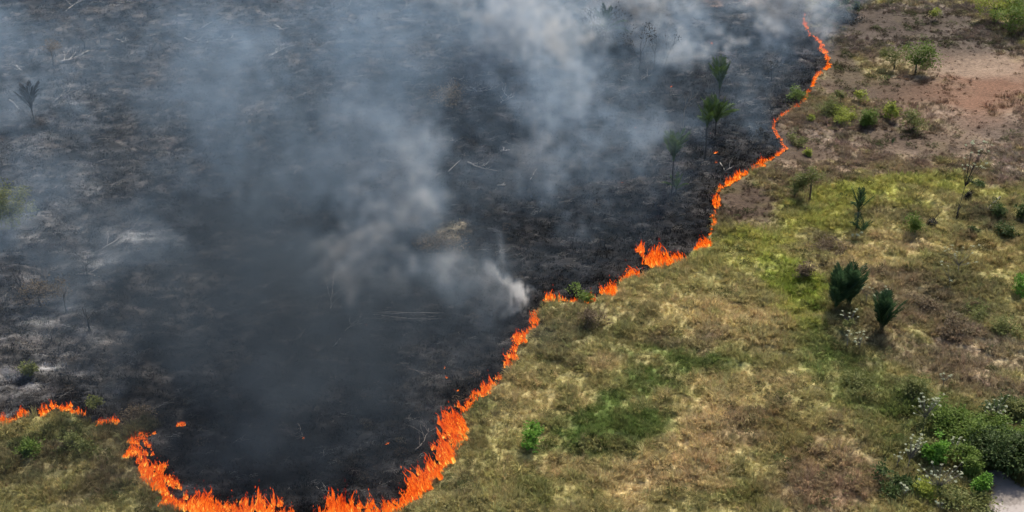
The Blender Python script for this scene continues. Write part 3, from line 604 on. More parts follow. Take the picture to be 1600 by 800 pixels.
palm('palm', 1394, 222, 10, 10, L_PALMD, 'tiny dark palm sprig on the brown slope', [U, U, M_, M_], trunk=False)

# ------------------------------------------------------------------ pale rosette shrubs
def rosette_mesh(seed):
    r = random.Random(seed); m = MB(); k = 11
    for i in range(k):
        a = 2 * math.pi * i / k + r.uniform(-.2, .2); d = Vector((math.cos(a), math.sin(a), r.uniform(-.35, .35)))
        m.leaf(Vector((0, 0, 0)), d, Vector((0, 0, 1)), r.uniform(.75, 1.1), .19)
    for i in range(6):
        a = r.uniform(0, 6.28); m.leaf(Vector((0, 0, .05)), Vector((math.cos(a), math.sin(a), .9)), Vector((0, 0, 1)), .6, .16)
    return m.mesh('leaf_rosette', False)
ROS = []
for k in range(3):
    q = rosette_mesh(k); q.materials.append(L_PALE); ROS.append(q)
def rosette_shrub(u, v, heads, label, size=.2, name='rosette_shrub', cat='shrub', bark=None, under=0, group=None):
    """heads: (du, dv) in pixels from the base, up negative"""
    b = base(u, v); o = empty(name, b); tag(o, label, cat, group); t = MB(); r = random.Random(int(u + v * 3)); s = mpx(v)
    hs = [Vector((du * s, r.uniform(-.25, .25), max(.15, hgt(v, -dv)))) for du, dv in heads]
    mid = sum(hs, Vector()) / len(hs); fork = Vector((mid.x * .35, mid.y * .3, mid.z * .5))
    t.tube([(0, 0, -.2), fork * .5 + Vector((.03, 0, 0)), fork], [.04, .032, .026], 6)
    for h in hs:
        t.tube([fork * .95, (fork + h) / 2 + Vector((0, 0, -.06)), h], [.02, .014, .009], 5)
        f = link('leaf_rosette', ROS[r.randrange(3)], None, o); q = size * r.uniform(.6, 1.05); f.scale = (q, q, q * .8); f.location = h; f.rotation_euler = (r.uniform(-.35, .35), r.uniform(-.35, .35), r.uniform(0, 6))
    t.build('stem', bark or B_GREY, o)
    if under:
        m, _ = crown_mesh(r, 1.2, mid.z * .7, mid.z * .15, 8, under, .18); m.build('foliage', L_OLIVE, o, False)
    return o
def hd(r, n, w, h0, h1): return [(r.uniform(-w, w), -r.uniform(h0, h1)) for _ in range(n)]
rr = random.Random(5)
rosette_shrub(1494, 340, [(x + 14, y) for x, y in hd(rr, 24, 20, 66, 112)], 'tall slender tree with many pale leaf rosettes and dark stem', .26, 'rosette_tree', 'tree', B_DARK)
rosette_shrub(1496, 432, hd(rr, 17, 28, 22, 52), 'pale rosette shrub in the open grass left of bright edge bush', .22)
rosette_shrub(1484, 446, [(0, -8), (-8, -30), (-20, -34)], 'sparse three headed pale shrub at the foot of the open grass shrub', .22)
rosette_shrub(1342, 552, hd(rr, 10, 9, 12, 30), 'compact pale rosette shrub below the dark palm clump', .19)
rosette_shrub(1325, 524, hd(rr, 9, 17, 18, 32) , 'pale rosette shrub close under the dark palm clump', .19, under=200)
rosette_shrub(1322, 548, [(0, -28), (4, -24), (-4, -24)], 'tiny pale headed shrub left of the compact one', .2)
rosette_shrub(1352, 478, [(-4, -28), (2, -26), (7, -24), (-8, -22)], 'pale headed shrub between the two dark palms, left one', .2)
rosette_shrub(1374, 478, [(4, -32), (-6, -18), (0, -20), (6, -28), (-10, -16)], 'pale headed shrub just above the single dark palm', .22)
rosette_shrub(1472, 606, hd(rr, 9, 9, 10, 22), 'small white headed shrub alone on the brown slope', .17)
rosette_shrub(1440, 680, hd(rr, 26, 24, 18, 56), 'broad pale rosette shrub uphill of the bright green bush', .17, under=300)
rosette_shrub(1414, 744, [(x + 10, y) for x, y in hd(rr, 24, 18, 34, 62)], 'pale rosette shrub on a tall bare stem', .17)
rosette_shrub(1399, 738, hd(rr, 7, 8, 16, 28), 'small pale shrub left of the tall stemmed one', .16)
rosette_shrub(1460, 786, hd(rr, 34, 34, 22, 56), 'widest pale rosette shrub at the bottom beside the pool bushes', .16, under=300)
rosette_shrub(1409, 790, hd(rr, 7, 8, 14, 30), 'small pale shrub at the bottom left of the widest one', .17)
rosette_shrub(1466, 806, hd(rr, 5, 6, 8, 16), 'tiny pale shrub at the bottom edge', .17)
rosette_shrub(1550, 668, hd(rr, 18, 18, 22, 46), 'pale rosette shrub above the biggest dark bush', .17, under=250)
rosette_shrub(1490, 722, hd(rr, 12, 14, 20, 38), 'pale rosette shrub between the bright bush and biggest dark bush', .16, under=200)
rosette_shrub(684, 790, hd(rr, 4, 4, 3, 8), 'tiny whitish plant in grass right of the big flames', .15)
rosette_shrub(1336, 376, hd(rr, 6, 9, 3, 14), 'pale dry rosette plant in front of the low dark palm', .26)

# ------------------------------------------------------------------ dead trees, logs and branches
def grow(m, p, d, L, rad, r, lvl, tips, bend=.25):
    pts = [p]; q = p.copy(); dd = d.normalized(); k = 4
    for i in range(k):
        dd = (dd + Vector((r.uniform(-bend, bend), r.uniform(-bend, bend), r.uniform(-.05, .15)))).normalized(); q = q + dd * L / k; pts.append(q.copy())
    m.tube(pts, [rad * (1 - .6 * i / k) for i in range(k + 1)], 5)
    if lvl == 0: tips.append(q); return
    for j in range(r.choice((2, 3))):
        i = r.randint(2, k); nd = (dd + Vector((r.uniform(-1, 1), r.uniform(-1, 1), r.uniform(-.1, .7)))).normalized()
        grow(m, pts[i], nd, L * r.uniform(.5, .75), rad * .45, r, lvl - 1, tips, bend)
def dead_tree(u, v, hpx, label, lvl=2, leaves=0, mat=None, lean=(0, 0), rad=.07, group=None):
    r = random.Random(int(u * 5 + v)); b = base(u, v); hh = hgt(v, hpx); o = empty('dead_tree', b); tag(o, label, 'tree', group)
    m = MB(); tips = []; top = Vector((lean[0] * hh, lean[1] * hh, hh * .55)); m.tube([(0, 0, -.2), top * .5, top], [rad, rad * .8, rad * .6], 6); m.build('trunk', mat or B_DARK, o)
    m2 = MB()
    for k in range(3): grow(m2, top * r.uniform(.6, 1), Vector((r.uniform(-.6, .6), r.uniform(-.6, .6), 1)), hh * .35, rad * .5, r, lvl - 1, tips)
    m2.build('branches', mat or B_DARK, o)
    if leaves:
        m3 = MB()
        for tp in tips:
            for j in range(leaves):
                d = Vector((r.gauss(0, 1), r.gauss(0, 1), r.gauss(0, 1))); m3.leaf(tp + d * .12, d, Vector((0, 0, 1)), .26, .09)
        m3.build('leaf_clusters', L_CHAR, o, False)
    return o
dead_tree(976, 62, 52, 'thin dead tree with black leaf clumps, right of the dark palm', 2, 10)
dead_tree(999, 120, 84, 'tall dead tree with black leaf clumps in blue smoke', 3, 10)
dead_tree(1022, 112, 66, 'dead sapling with black leaf clumps, rightmost of the smoky group', 2, 7)
dead_tree(1036, 108, 58, 'bent bare sapling right of the smoky dead group', 2, 4, lean=(.15, 0))
dead_tree(856, 54, 44, 'bare twin stemmed tree in the brightest smoke', 2, 3)
dead_tree(846, 56, 50, 'bare thin tree left of the twin stemmed one in smoke', 2, 2)
dead_tree(1067, 206, 62, 'bare grey tree left of the four palms', 3, 0, B_GREY)
dead_tree(1106, 248, 26, 'leaning charred stump branch beside the tall palm', 1, 0, lean=(.5, 0))
dead_tree(137, 432, 40, 'forked bare tree on white ash', 3, 0)
dead_tree(141, 522, 46, 'single charred pole standing in smoke at left', 1, 0, rad=.10)
dead_tree(50, 470, 56, 'burnt leaning limbs standing out of the brown bush', 2, 0, lean=(-.3, 0), rad=.1)
dead_tree(104, 490, 36, 'short bare sapling right of the brown burnt bush', 2, 0)
dead_tree(82, 534, 34, 'small bare shrub skeleton on grey ash at left', 3, 0, B_GREY)
dead_tree(133, 76, 26, 'stubby charred snag near the pale log at upper left', 1, 0, rad=.16)
dead_tree(158, 70, 34, 'curved bare tree right of the charred snag', 2, 0)
dead_tree(1120, 322, 24, 'thin charred sapling near the bend of the fire', 2, 0, group=None)
dead_tree(840, 136, 24, 'short bare sapling in smoke left of centre top', 2, 2)
dead_tree(1494, 345, 34, 'charred bare pole at the base of the tall rosette tree', 1, 0, rad=.09)
dead_tree(1453, 352, 30, 'thin leaning bare stick above the twiggy shrub', 1, 0, B_BROWN, lean=(.35, 0), rad=.05)

def log(name, pts, rad, label, mat=B_PALE, nb=2, cat='branch', group=None, lift=.12):
    """pts: pixels along the piece as it lies on the ground (third value lifts it)"""
    r = random.Random(int(pts[0][0] * 3 + pts[0][1])); P = []
    for q in pts: g = base(q[0], q[1], 0); P.append(Vector(g) + Vector((0, 0, lift + (q[2] if len(q) > 2 else 0))))
    o0 = P[0].copy(); Q = []
    for i in range(len(P) - 1):
        for k in range(3):
            w = P[i].lerp(P[i + 1], k / 3) - o0; Q.append(w + Vector((r.uniform(-.08, .08), r.uniform(-.08, .08), r.uniform(-.02, .05))))
    Q.append(P[-1] - o0); m = MB(); k = len(Q); rad *= .62; m.tube(Q, [rad * (1 - .6 * i / (k - 1)) * r.uniform(.75, 1.2) for i in range(k)], 6)
    ln = (P[-1] - P[0]).length; o = m.build(name, mat); o.location = o0; tag(o, label, cat, group)
    for j in range(nb + (2 if nb else 0)):
        i = r.randint(1, k - 2); d = (Q[i + 1] - Q[i - 1]).normalized(); s = r.choice((-1, 1)); bd = (d * .8 + Vector((-d.y, d.x, 0)) * s * r.uniform(.4, 1) + Vector((0, 0, r.uniform(.05, .4)))).normalized()
        b = MB(); tips = []; grow(b, Q[i], bd, ln * r.uniform(.25, .5), rad * .5, r, 1, tips, .3); b.build('side_branch', mat, o)
    return o
log('fallen_log', [(92, 98), (115, 92), (140, 83)], .28, 'long pale fallen log at the upper left, right of the smoky tree', nb=2, cat='log')
log('fallen_branch', [(184, 7), (204, 3)], .18, 'pale branch at the top edge, left of the ash flat', nb=2)
log('fallen_branch', [(182, 62), (196, 66)], .2, 'short pale branch right of the charred snag', nb=2)
log('fallen_branch', [(103, 20), (118, 8), (132, -2)], .14, 'pale forked branch at the top left corner', nb=4)
log('fallen_branch', [(26, 104), (34, 112)], .16, 'small white branch in the blue haze at left', nb=1)
log('fallen_branch', [(14, 98), (22, 96)], .12, 'tiny pale branch at the left edge in haze', nb=1)
log('fallen_branch', [(84, 158), (100, 152), (116, 146)], .14, 'pale twiggy branch on ash right of the blackened palm', nb=4)
log('fallen_branch', [(16, 158), (33, 174)], .12, 'thin straight pale branch left of the blackened palm', nb=0)
log('fallen_branch', [(288, 62), (306, 66), (326, 68)], .16, 'pale branch on the far ash, left of a forked one', nb=3)
log('fallen_branch', [(340, 62), (352, 65), (364, 60)], .15, 'forked pale branch on the far ash', nb=3)
log('fallen_branch', [(316, 44), (328, 36)], .15, 'short pale branch above the far ash pair', nb=2)
log('fallen_branch', [(536, 14), (560, 8)], .18, 'pale branch at the top, left of the long thin one', nb=3)
log('fallen_branch', [(596, 30), (632, 34), (672, 36)], .13, 'long thin pale branch across the top centre', nb=2)
log('fallen_branch', [(610, 22), (648, 10)], .10, 'thin pale branch slanting above the long one', nb=1)
log('fallen_branch', [(708, 44), (742, 34)], .12, 'pale branch at the edge of the bright smoke', nb=1)
log('fallen_branch', [(420, 92), (436, 84), (446, 80)], .14, 'pale crooked branch in the far dark ash', nb=3)
log('fallen_branch', [(430, 42), (446, 52)], .14, 'small pale branch on the brown ash', nb=2)
log('fallen_branch', [(400, 24), (420, 25)], .09, 'thin pale stick at the top, left of the brown ash', nb=0)
log('fallen_branch', [(735, 138), (746, 146), (756, 153)], .16, 'white crossed branch, falling to the right', nb=3)
log('fallen_branch', [(760, 140), (746, 147), (738, 149)], .14, 'white crossed branch, falling to the left', nb=2)
log('fallen_branch', [(690, 152), (702, 148), (712, 142)], .18, 'pale knotted branch beside the brown brush heap', nb=3)
log('fallen_branch', [(708, 126), (732, 128)], .16, 'pale branch behind the brown brush heap', nb=2)
log('fallen_branch', [(782, 164), (792, 158), (796, 148)], .16, 'pale branch right of the white crossed pair', nb=4)
log('fallen_branch', [(782, 242), (796, 238)], .22, 'short tan log end in the dark middle', nb=1)
log('fallen_branch', [(700, 272), (720, 256)], .09, 'thin straight stick left of the forked grey branch', nb=0)
log('fallen_branch', [(730, 258), (748, 262), (778, 270)], .12, 'long forked grey branch in the dark middle', nb=4)
log('fallen_branch', [(828, 282), (839, 264)], .08, 'thin pale stick standing out right of the forked branch', nb=0, )
log('fallen_branch', [(778, 291), (790, 290)], .14, 'short white branch below the forked grey one', nb=1)
log('fallen_branch', [(516, 488), (519, 470, .5), (525, 442, 1.2)], .07, 'pale leaning stick propped up in dark smoke', nb=1)
log('fallen_branch', [(522, 543), (544, 520), (566, 508)], .07, 'thin pale branch running down left from the ember', nb=3)
log('fallen_branch', [(456, 534), (468, 534), (478, 518)], .07, 'faint crooked branch left of the slanting thin branch', B_GREY, nb=4)
log('fallen_branch', [(1560, 318, .5), (1528, 344)], .09, 'pale leaning branch across the shaded ridge', B_GREY, nb=0)
log('fallen_branch', [(1002, 126), (1016, 118)], .12, 'pale branch glowing in the smoke below the dead trees', nb=1)
log('fallen_branch', [(1125, 260), (1132, 268), (1144, 266)], .10, 'curved pale branch by the fire below the palms', nb=1)
log('fallen_branch', [(160, 388), (186, 372), (214, 358)], .10, 'thin pale branch along the white ash streak', nb=4)
log('fallen_branch', [(118, 432), (140, 428), (164, 434)], .10, 'pale branch at the foot of the forked bare tree', nb=2)
log('fallen_branch', [(30, 398), (64, 402)], .09, 'dark branch lying on ash above the brown bush', B_DARK, nb=1)
log('fallen_branch', [(650, 706), (664, 690), (670, 672)], .08, 'grey burnt twiggy branch beside the tallest flames', B_GREY, nb=4)
log('fallen_branch', [(466, 660), (472, 676), (476, 684)], .06, 'grey stick by the small ember in the dark hollow', B_GREY, nb=2)
log('fallen_branch', [(640, 578), (668, 586), (690, 594)], .05, 'faint grey branch left of the row of flame clumps', B_GREY, nb=3)

# heap of cut sticks
r = random.Random(3); hb = base(632, 500); heap = empty('branch_pile', hb); tag(heap, 'heap of long pale sticks lying crosswise in the dark middle', 'branch pile')
for k in range(26):
    a = r.gauss(.0, .10); L = r.uniform(2.2, 4.4); c = Vector((r.uniform(-1.7, 2.0) * .8, r.uniform(-.75, .75), .1 + r.random() * .45)); d = Vector((math.cos(a), math.sin(a), r.uniform(-.04, .06)))
    m = MB(); w = r.uniform(.022, .045); bd = Vector((0, r.uniform(-.12, .12), r.uniform(-.02, .1))); m.tube([c - d * L / 2, c + bd, c + d * L / 2], [w, w * .9, w * .4], 5); m.build('stick', B_GREY if k % 3 else B_PALE, heap)
for k in range(4):
    m = MB(); y = -.2 + .13 * k; m.tube([(-3.6, y * .6, .12), (-2.4, y + .1, .2), (-1.2, y, .25)], [.02, .03, .03], 5); m.build('stick', B_GREY, heap)

# ------------------------------------------------------------------ fire
fm, n, out = newmat('flame')
tc = N(n, 'ShaderNodeTexCoord'); oi = N(n, 'ShaderNodeObjectInfo')
add = N(n, 'ShaderNodeVectorMath', operation='ADD'); mulr = N(n, 'ShaderNodeMath', operation='MULTIPLY'); mulr.inputs[1].default_value = 37.0
n.links.new(oi.outputs['Random'], mulr.inputs[0]); n.links.new(tc.outputs['Object'], add.inputs[0]); n.links.new(mulr.outputs[0], add.inputs[1])
mp = N(n, 'ShaderNodeMapping'); mp.inputs['Scale'].default_value = (4.2, 4.2, 1.9); n.links.new(add.outputs[0], mp.inputs[0])
no = N(n, 'ShaderNodeTexNoise'); no.inputs['Scale'].default_value = 1.0; no.inputs['Detail'].default_value = 3; no.inputs['Distortion'].default_value = .8; n.links.new(mp.outputs[0], no.inputs['Vector'])
sx = N(n, 'ShaderNodeSeparateXYZ'); n.links.new(tc.outputs['Object'], sx.inputs[0])
hm = N(n, 'ShaderNodeMath', operation='MULTIPLY_ADD'); hm.inputs[1].default_value = -.26; n.links.new(sx.outputs[2], hm.inputs[0]); n.links.new(no.outputs[0], hm.inputs[2])
rp = N(n, 'ShaderNodeValToRGB'); e = rp.color_ramp.elements
e[0].position = .26; e[0].color = (.16, .006, .002, 1); e[1].position = .60; e[1].color = (.82, .36, .055, 1)
q = e.new(.31); q.color = (.42, .030, .003, 1); q = e.new(.41); q.color = (.60, .080, .007, 1); q = e.new(.52); q.color = (.66, .145, .012, 1); q = e.new(.72); q.color = (.95, .55, .13, 1)
n.links.new(hm.outputs[0], rp.inputs[0])
em = N(n, 'ShaderNodeEmission'); em.inputs[1].default_value = 1.0; n.links.new(rp.outputs[0], em.inputs[0])
tr = N(n, 'ShaderNodeBsdfTransparent'); mx = N(n, 'ShaderNodeMixShader')
am = N(n, 'ShaderNodeMapRange'); am.inputs[1].default_value = .22; am.inputs[2].default_value = .38; am.inputs[3].default_value = .03; am.inputs[4].default_value = .96
n.links.new(hm.outputs[0], am.inputs[0]); n.links.new(am.outputs[0], mx.inputs[0]); n.links.new(tr.outputs[0], mx.inputs[1]); n.links.new(em.outputs[0], mx.inputs[2]); n.links.new(mx.outputs[0], out.inputs[0])
fm.cycles.emission_sampling = 'NONE'
def flame_mesh(seed, nt_=9, wide=1.0):
    r = random.Random(seed); m = MB()
    for k in range(nt_):
        h = 1.0 if k == 0 else r.uniform(.25, .8); w = (.13 if k == 0 else r.uniform(.05, .10)) * wide; ox, oy = (0, 0) if k == 0 else (r.gauss(0, .2) * wide, r.gauss(0, .14))
        ph = r.uniform(0, 6.28); amp = r.uniform(.04, .13) * h; ph2 = r.uniform(0, 6.28); pts = []; rad = []; M = 9
        for i in range(M):
            t = i / (M - 1); pts.append((ox + amp * math.sin(ph + t * 5.5) * (.3 + t), oy + amp * math.sin(ph2 + t * 4.6) * (.3 + t), -.05 + h * t))
            rad.append(max(.004, w * ((1 - t) ** .85) * (.75 + .6 * math.sin(math.pi * min(1, t * 1.7)) + .35 * math.sin(ph + 9 * t))))
        m.tube(pts, rad, 6)
        if r.random() < .35:
            z = h * r.uniform(1.03, 1.2); c = pts[-1]; m.tube([(c[0], c[1], z), (c[0] + .03, c[1], z + .05 * 1), (c[0] + .01, c[1] + .02, z + .12)], [.008, .028, .004], 5)
    q = m.mesh('flame'); q.materials.append(fm); return q
FL = [flame_mesh(k, (9, 8, 11, 7, 10, 12, 8, 9)[k], (1, 1.2, .9, .8, 1.3, 1.1, .75, 1)[k]) for k in range(8)]
def inward(x, y):
    e_ = .6; v_ = burn_sd(np.array([x + e_, x - e_, x, x]), np.array([y, y, y + e_, y - e_])); g = np.array([v_[0] - v_[1], v_[2] - v_[3]]); l = np.hypot(*g)
    return g / l if l > 1e-6 else np.array([0, 1.0])
def fire(name, pts, label, step=.5, rows=2, group=None, cat='fire', lean=.32, wid=.5, minh=.25, hs_=.72):
    """pts: (u, v, flame height in px) along the burning edge"""
    r = random.Random(int(pts[0][0] * 11 + pts[0][1])); Wp = [at(p[0], p[1]) for p in pts]; hs = [max(minh, hgt(p[1], p[2] * hs_)) for p in pts]
    b = base(pts[0][0], pts[0][1], 0); o = empty(name, b); tag(o, label, cat, group)
    for i in range(max(1, len(pts) - 1)):
        p0, p1 = Wp[i], Wp[min(i + 1, len(pts) - 1)]; h0, h1 = hs[i], hs[min(i + 1, len(pts) - 1)]; L = np.hypot(*(p1 - p0)[:2]); s = 0.0
        while True:
            t = s / L if L > 0 else 0; hh = h0 * (1 - t) + h1 * t; q = p0 * (1 - t) + p1 * t; lump = float(vnoise(np.array([q[0]]), np.array([q[1]]), .75, 91)[0]); hh *= (.45 + 1.15 * lump) if len(pts) > 2 else 1
            for row in range(rows):
                if r.random() < .2 and len(pts) > 2: continue
                q = p0 * (1 - t) + p1 * t; g = inward(q[0], q[1]); off = r.uniform(-.1, wid * (row + .4)) * min(1.2, hh)
                q = q + np.array([g[0] * off, g[1] * off, 0]) + np.array([r.uniform(-.15, .15), r.uniform(-.1, .1), 0]); h = hh * (r.uniform(.5, 1.1) if row == 0 else r.uniform(.25, .8)) * (1.35 if r.random() < .12 else 1)
                f = link('flame', FL[r.randrange(8)], None, o); f.location = Vector((q[0], q[1], H1(q))) - Vector(b)
                wf = r.uniform(.8, 1.25) * (h ** .75 if h > 1 else h * .5 + .5 * h ** .5)
                f.scale = (wf, wf, h); ang = lean * r.uniform(.5, 1.4) ; ax = Vector((-g[1], g[0], 0)); f.rotation_mode = 'QUATERNION'
                f.rotation_quaternion = Matrix.Rotation(ang, 4, ax).to_quaternion() @ Euler((0, 0, r.uniform(0, 6.28))).to_quaternion()
            s += step * (.45 + .55 * min(hh, 1.6)) * r.uniform(.8, 1.2)
            if s >= L: break
    return o
fire('fire_line', [(240, 678, 12), (222, 681, 16), (206, 698, 26), (206, 718, 34), (226, 742, 42), (240, 764, 36), (262, 786, 34), (300, 800, 48), (340, 803, 56), (385, 808, 44), (404, 812, 64), (430, 814, 38), (466, 816, 22)],
     'broad curving wall of flame at the lower left tip of the burn', .36, 4, hs_=.60, wid=.42)
fire('fire_line', [(492, 818, 40), (520, 818, 54), (530, 818, 56), (552, 818, 66), (584, 812, 60), (608, 804, 40), (640, 780, 46), (662, 762, 50), (690, 732, 52), (704, 712, 60), (717, 690, 66), (720, 660, 44), (722, 650, 20)],
     'tallest wall of flame rising along the right side of the dark burn', .40, 4, hs_=.60, wid=.40)
fire('fire_line', [(726, 642, 22), (738, 632, 26), (746, 626, 8)], 'dim small flame clump, lowest in the row along the grass edge', .4, 2)
fire('fire_line', [(744, 622, 26), (756, 616, 22), (764, 608, 38), (772, 602, 34), (778, 598, 20)], 'double flame clump in the row along the grass edge', .4, 2)
fire('fire_line', [(784, 592, 30), (790, 588, 24)], 'small single flame clump between two larger ones on the edge', .4, 2)
fire('fire_line', [(796, 574, 34), (804, 570, 30), (807, 556, 22)], 'flame clump at the upper end of the row on the edge', .4, 2)
fire('fire_line', [(807, 550, 16), (811, 534, 20), (821, 521, 16), (833, 511, 20), (835, 495, 16), (845, 481, 18)], 'thin broken thread of low flame climbing to the corner', .6, 1)
fire('fire_line', [(854, 474, 20), (864, 472, 24), (876, 471, 28), (888, 471, 16), (902, 471, 14)], 'low wide row of flame left of the green bush', .4, 2)
fire('fire_line', [(918, 470, 16), (924, 470, 36), (930, 468, 22)], 'pointed flame just right of the green bush', .35, 3)
fire('fire_line', [(944, 462, 14), (954, 462, 38), (964, 454, 24)], 'flame clump right of the pointed flame', .4, 2)
fire('fire_line', [(978, 440, 16), (990, 433, 20), (1002, 427, 18)], 'tiny flame left of the big flame cluster', .5, 2)
fire('fire_line', [(1014, 410, 24), (1022, 416, 36), (1034, 415, 52), (1046, 413, 46), (1060, 410, 36), (1070, 404, 20)], 'big flame cluster at the middle of the burning edge', .35, 4, wid=.9)
fire('fire_line', [(1088, 392, 12), (1096, 388, 18), (1104, 384, 26), (1108, 380, 14)], 'small flame clump right of the big cluster', .35, 2)
fire('fire_line', [(1112, 364, 10), (1117, 350, 12), (1119, 330, 14), (1120, 312, 14), (1124, 300, 14), (1140, 291, 16), (1155, 282, 20), (1165, 277, 18), (1190, 267, 16), (1186, 258, 14), (1206, 250, 10), (1228, 235, 14), (1214, 215, 12), (1209, 200, 10), (1224, 181, 12), (1250, 166, 10), (1257, 157, 9), (1266, 142, 9)],
     'winding line of low flame between dark burn and brown slope', .55, 2, minh=.3, wid=.22, hs_=.66)
fire('fire_line', [(1268, 138, 6), (1272, 127, 9), (1296, 107, 12), (1292, 92, 8), (1286, 80, 14), (1281, 68, 8), (1262, 46, 6), (1256, 30, 5), (1258, 22, 5)], 'farthest winding line of low flame at the top right', .65, 2, minh=.42, wid=.22)
fire('fire_line', [(-8, 664, 20), (8, 663, 20), (24, 658, 18)], 'low flame at the left edge of the picture', .3, 2)
fire('fire_line', [(37, 656, 24), (48, 654, 22)], 'small flame, second from the left edge', .3, 2)
fire('fire_line', [(67, 650, 18), (75, 648, 18)], 'tiny flame at the foot of the hump on the left', .3, 2)
fire('fire_line', [(75, 644, 26), (84, 641, 24)], 'bright round flame atop the hump on the left', .3, 2)
fire('fire_line', [(92, 642, 24), (104, 645, 22), (120, 649, 20), (133, 654, 16)], 'sloping row of low flame on the left', .3, 2)
fire('fire_line', [(155, 666, 26), (168, 665, 24), (180, 663, 20), (186, 662, 14)], 'small low flame right of the sapling on the left', .3, 2)
fire('fire_line', [(276, 668, 14), (283, 667, 20), (288, 664, 16)], 'lone flame inside the burn above the left wall of flame', .3, 2)
for (u, v, h, lab) in [(573, 508, 5, 'red ember at the left end of the stick heap'), (697, 590, 8, 'small spot flame left of the double flame clump'), (695, 574, 4, 'pink ember above the small spot flame'), (475, 680, 5, 'faint ember deep in the dark hollow'),
                       (608, 698, 5, 'orange ember left of the tallest flames'), (1117, 244, 8, 'bright spot flame below the palms'), (1119, 256, 6, 'low ember flame beneath the bright spot flame'), (1111, 209, 5, 'ember at the foot of the arching palm'),
                       (1050, 134, 4, 'pale ember in smoke above the bare grey tree'), (993, 198, 3, 'faint pink ember left of the bare grey tree'), (1112, 66, 5, 'faint red ember far back in the smoke'), (713, 612, 4, 'tiny ember just left of the dim flame clump'), (973, 282, 3, 'tiny ember left of the nearest palm')]:
    fire('spot_fire', [(u, v, h)], lab, .3, 2, minh=.18)

# ------------------------------------------------------------------ smoke: a drifting, turbulent density worked out on a lattice
def spectral(nn, beta, seed, lo=1.0):
    g = np.random.default_rng(seed).standard_normal((nn, nn, nn)).astype(np.float32); F = np.fft.rfftn(g)
    k = np.sqrt(sum(q ** 2 for q in np.meshgrid(np.fft.fftfreq(nn) * nn, np.fft.fftfreq(nn) * nn, np.fft.rfftfreq(nn) * nn, indexing='ij'))); k[0, 0, 0] = 1
    F *= k ** (-beta / 2) * (k >= lo); F[0, 0, 0] = 0
    o = np.fft.irfftn(F, s=(nn, nn, nn)).astype(np.float32); return o / o.std()
def tri(F, X, period):
    nn = F.shape[0]; q = X * (nn / period); i = np.floor(q).astype(np.int32); f = (q - i).astype(np.float32); i %= nn; j = (i + 1) % nn
    x0, y0, z0 = i.T; x1, y1, z1 = j.T; fx_, fy_, fz_ = f.T
    if F.ndim == 4: fx_, fy_, fz_ = fx_[:, None], fy_[:, None], fz_[:, None]
    a = F[x0, y0, z0] * (1 - fx_) + F[x1, y0, z0] * fx_; b = F[x0, y1, z0] * (1 - fx_) + F[x1, y1, z0] * fx_
    c = F[x0, y0, z1] * (1 - fx_) + F[x1, y0, z1] * fx_; d = F[x0, y1, z1] * (1 - fx_) + F[x1, y1, z1] * fx_
    return (a * (1 - fy_) + b * fy_) * (1 - fz_) + (c * (1 - fy_) + d * fy_) * fz_
NF = 64
pot = [spectral(NF, 5.2, s_, 2) for s_ in (1, 2, 3)]
def gr_(F, ax): return (np.roll(F, -1, ax) - np.roll(F, 1, ax)) * .5
CURL = np.stack([gr_(pot[2], 1) - gr_(pot[1], 2), gr_(pot[0], 2) - gr_(pot[2], 0), gr_(pot[1], 0) - gr_(pot[0], 1)], -1); CURL /= CURL.std()
NZ = spectral(NF, 3.4, 9, 2)
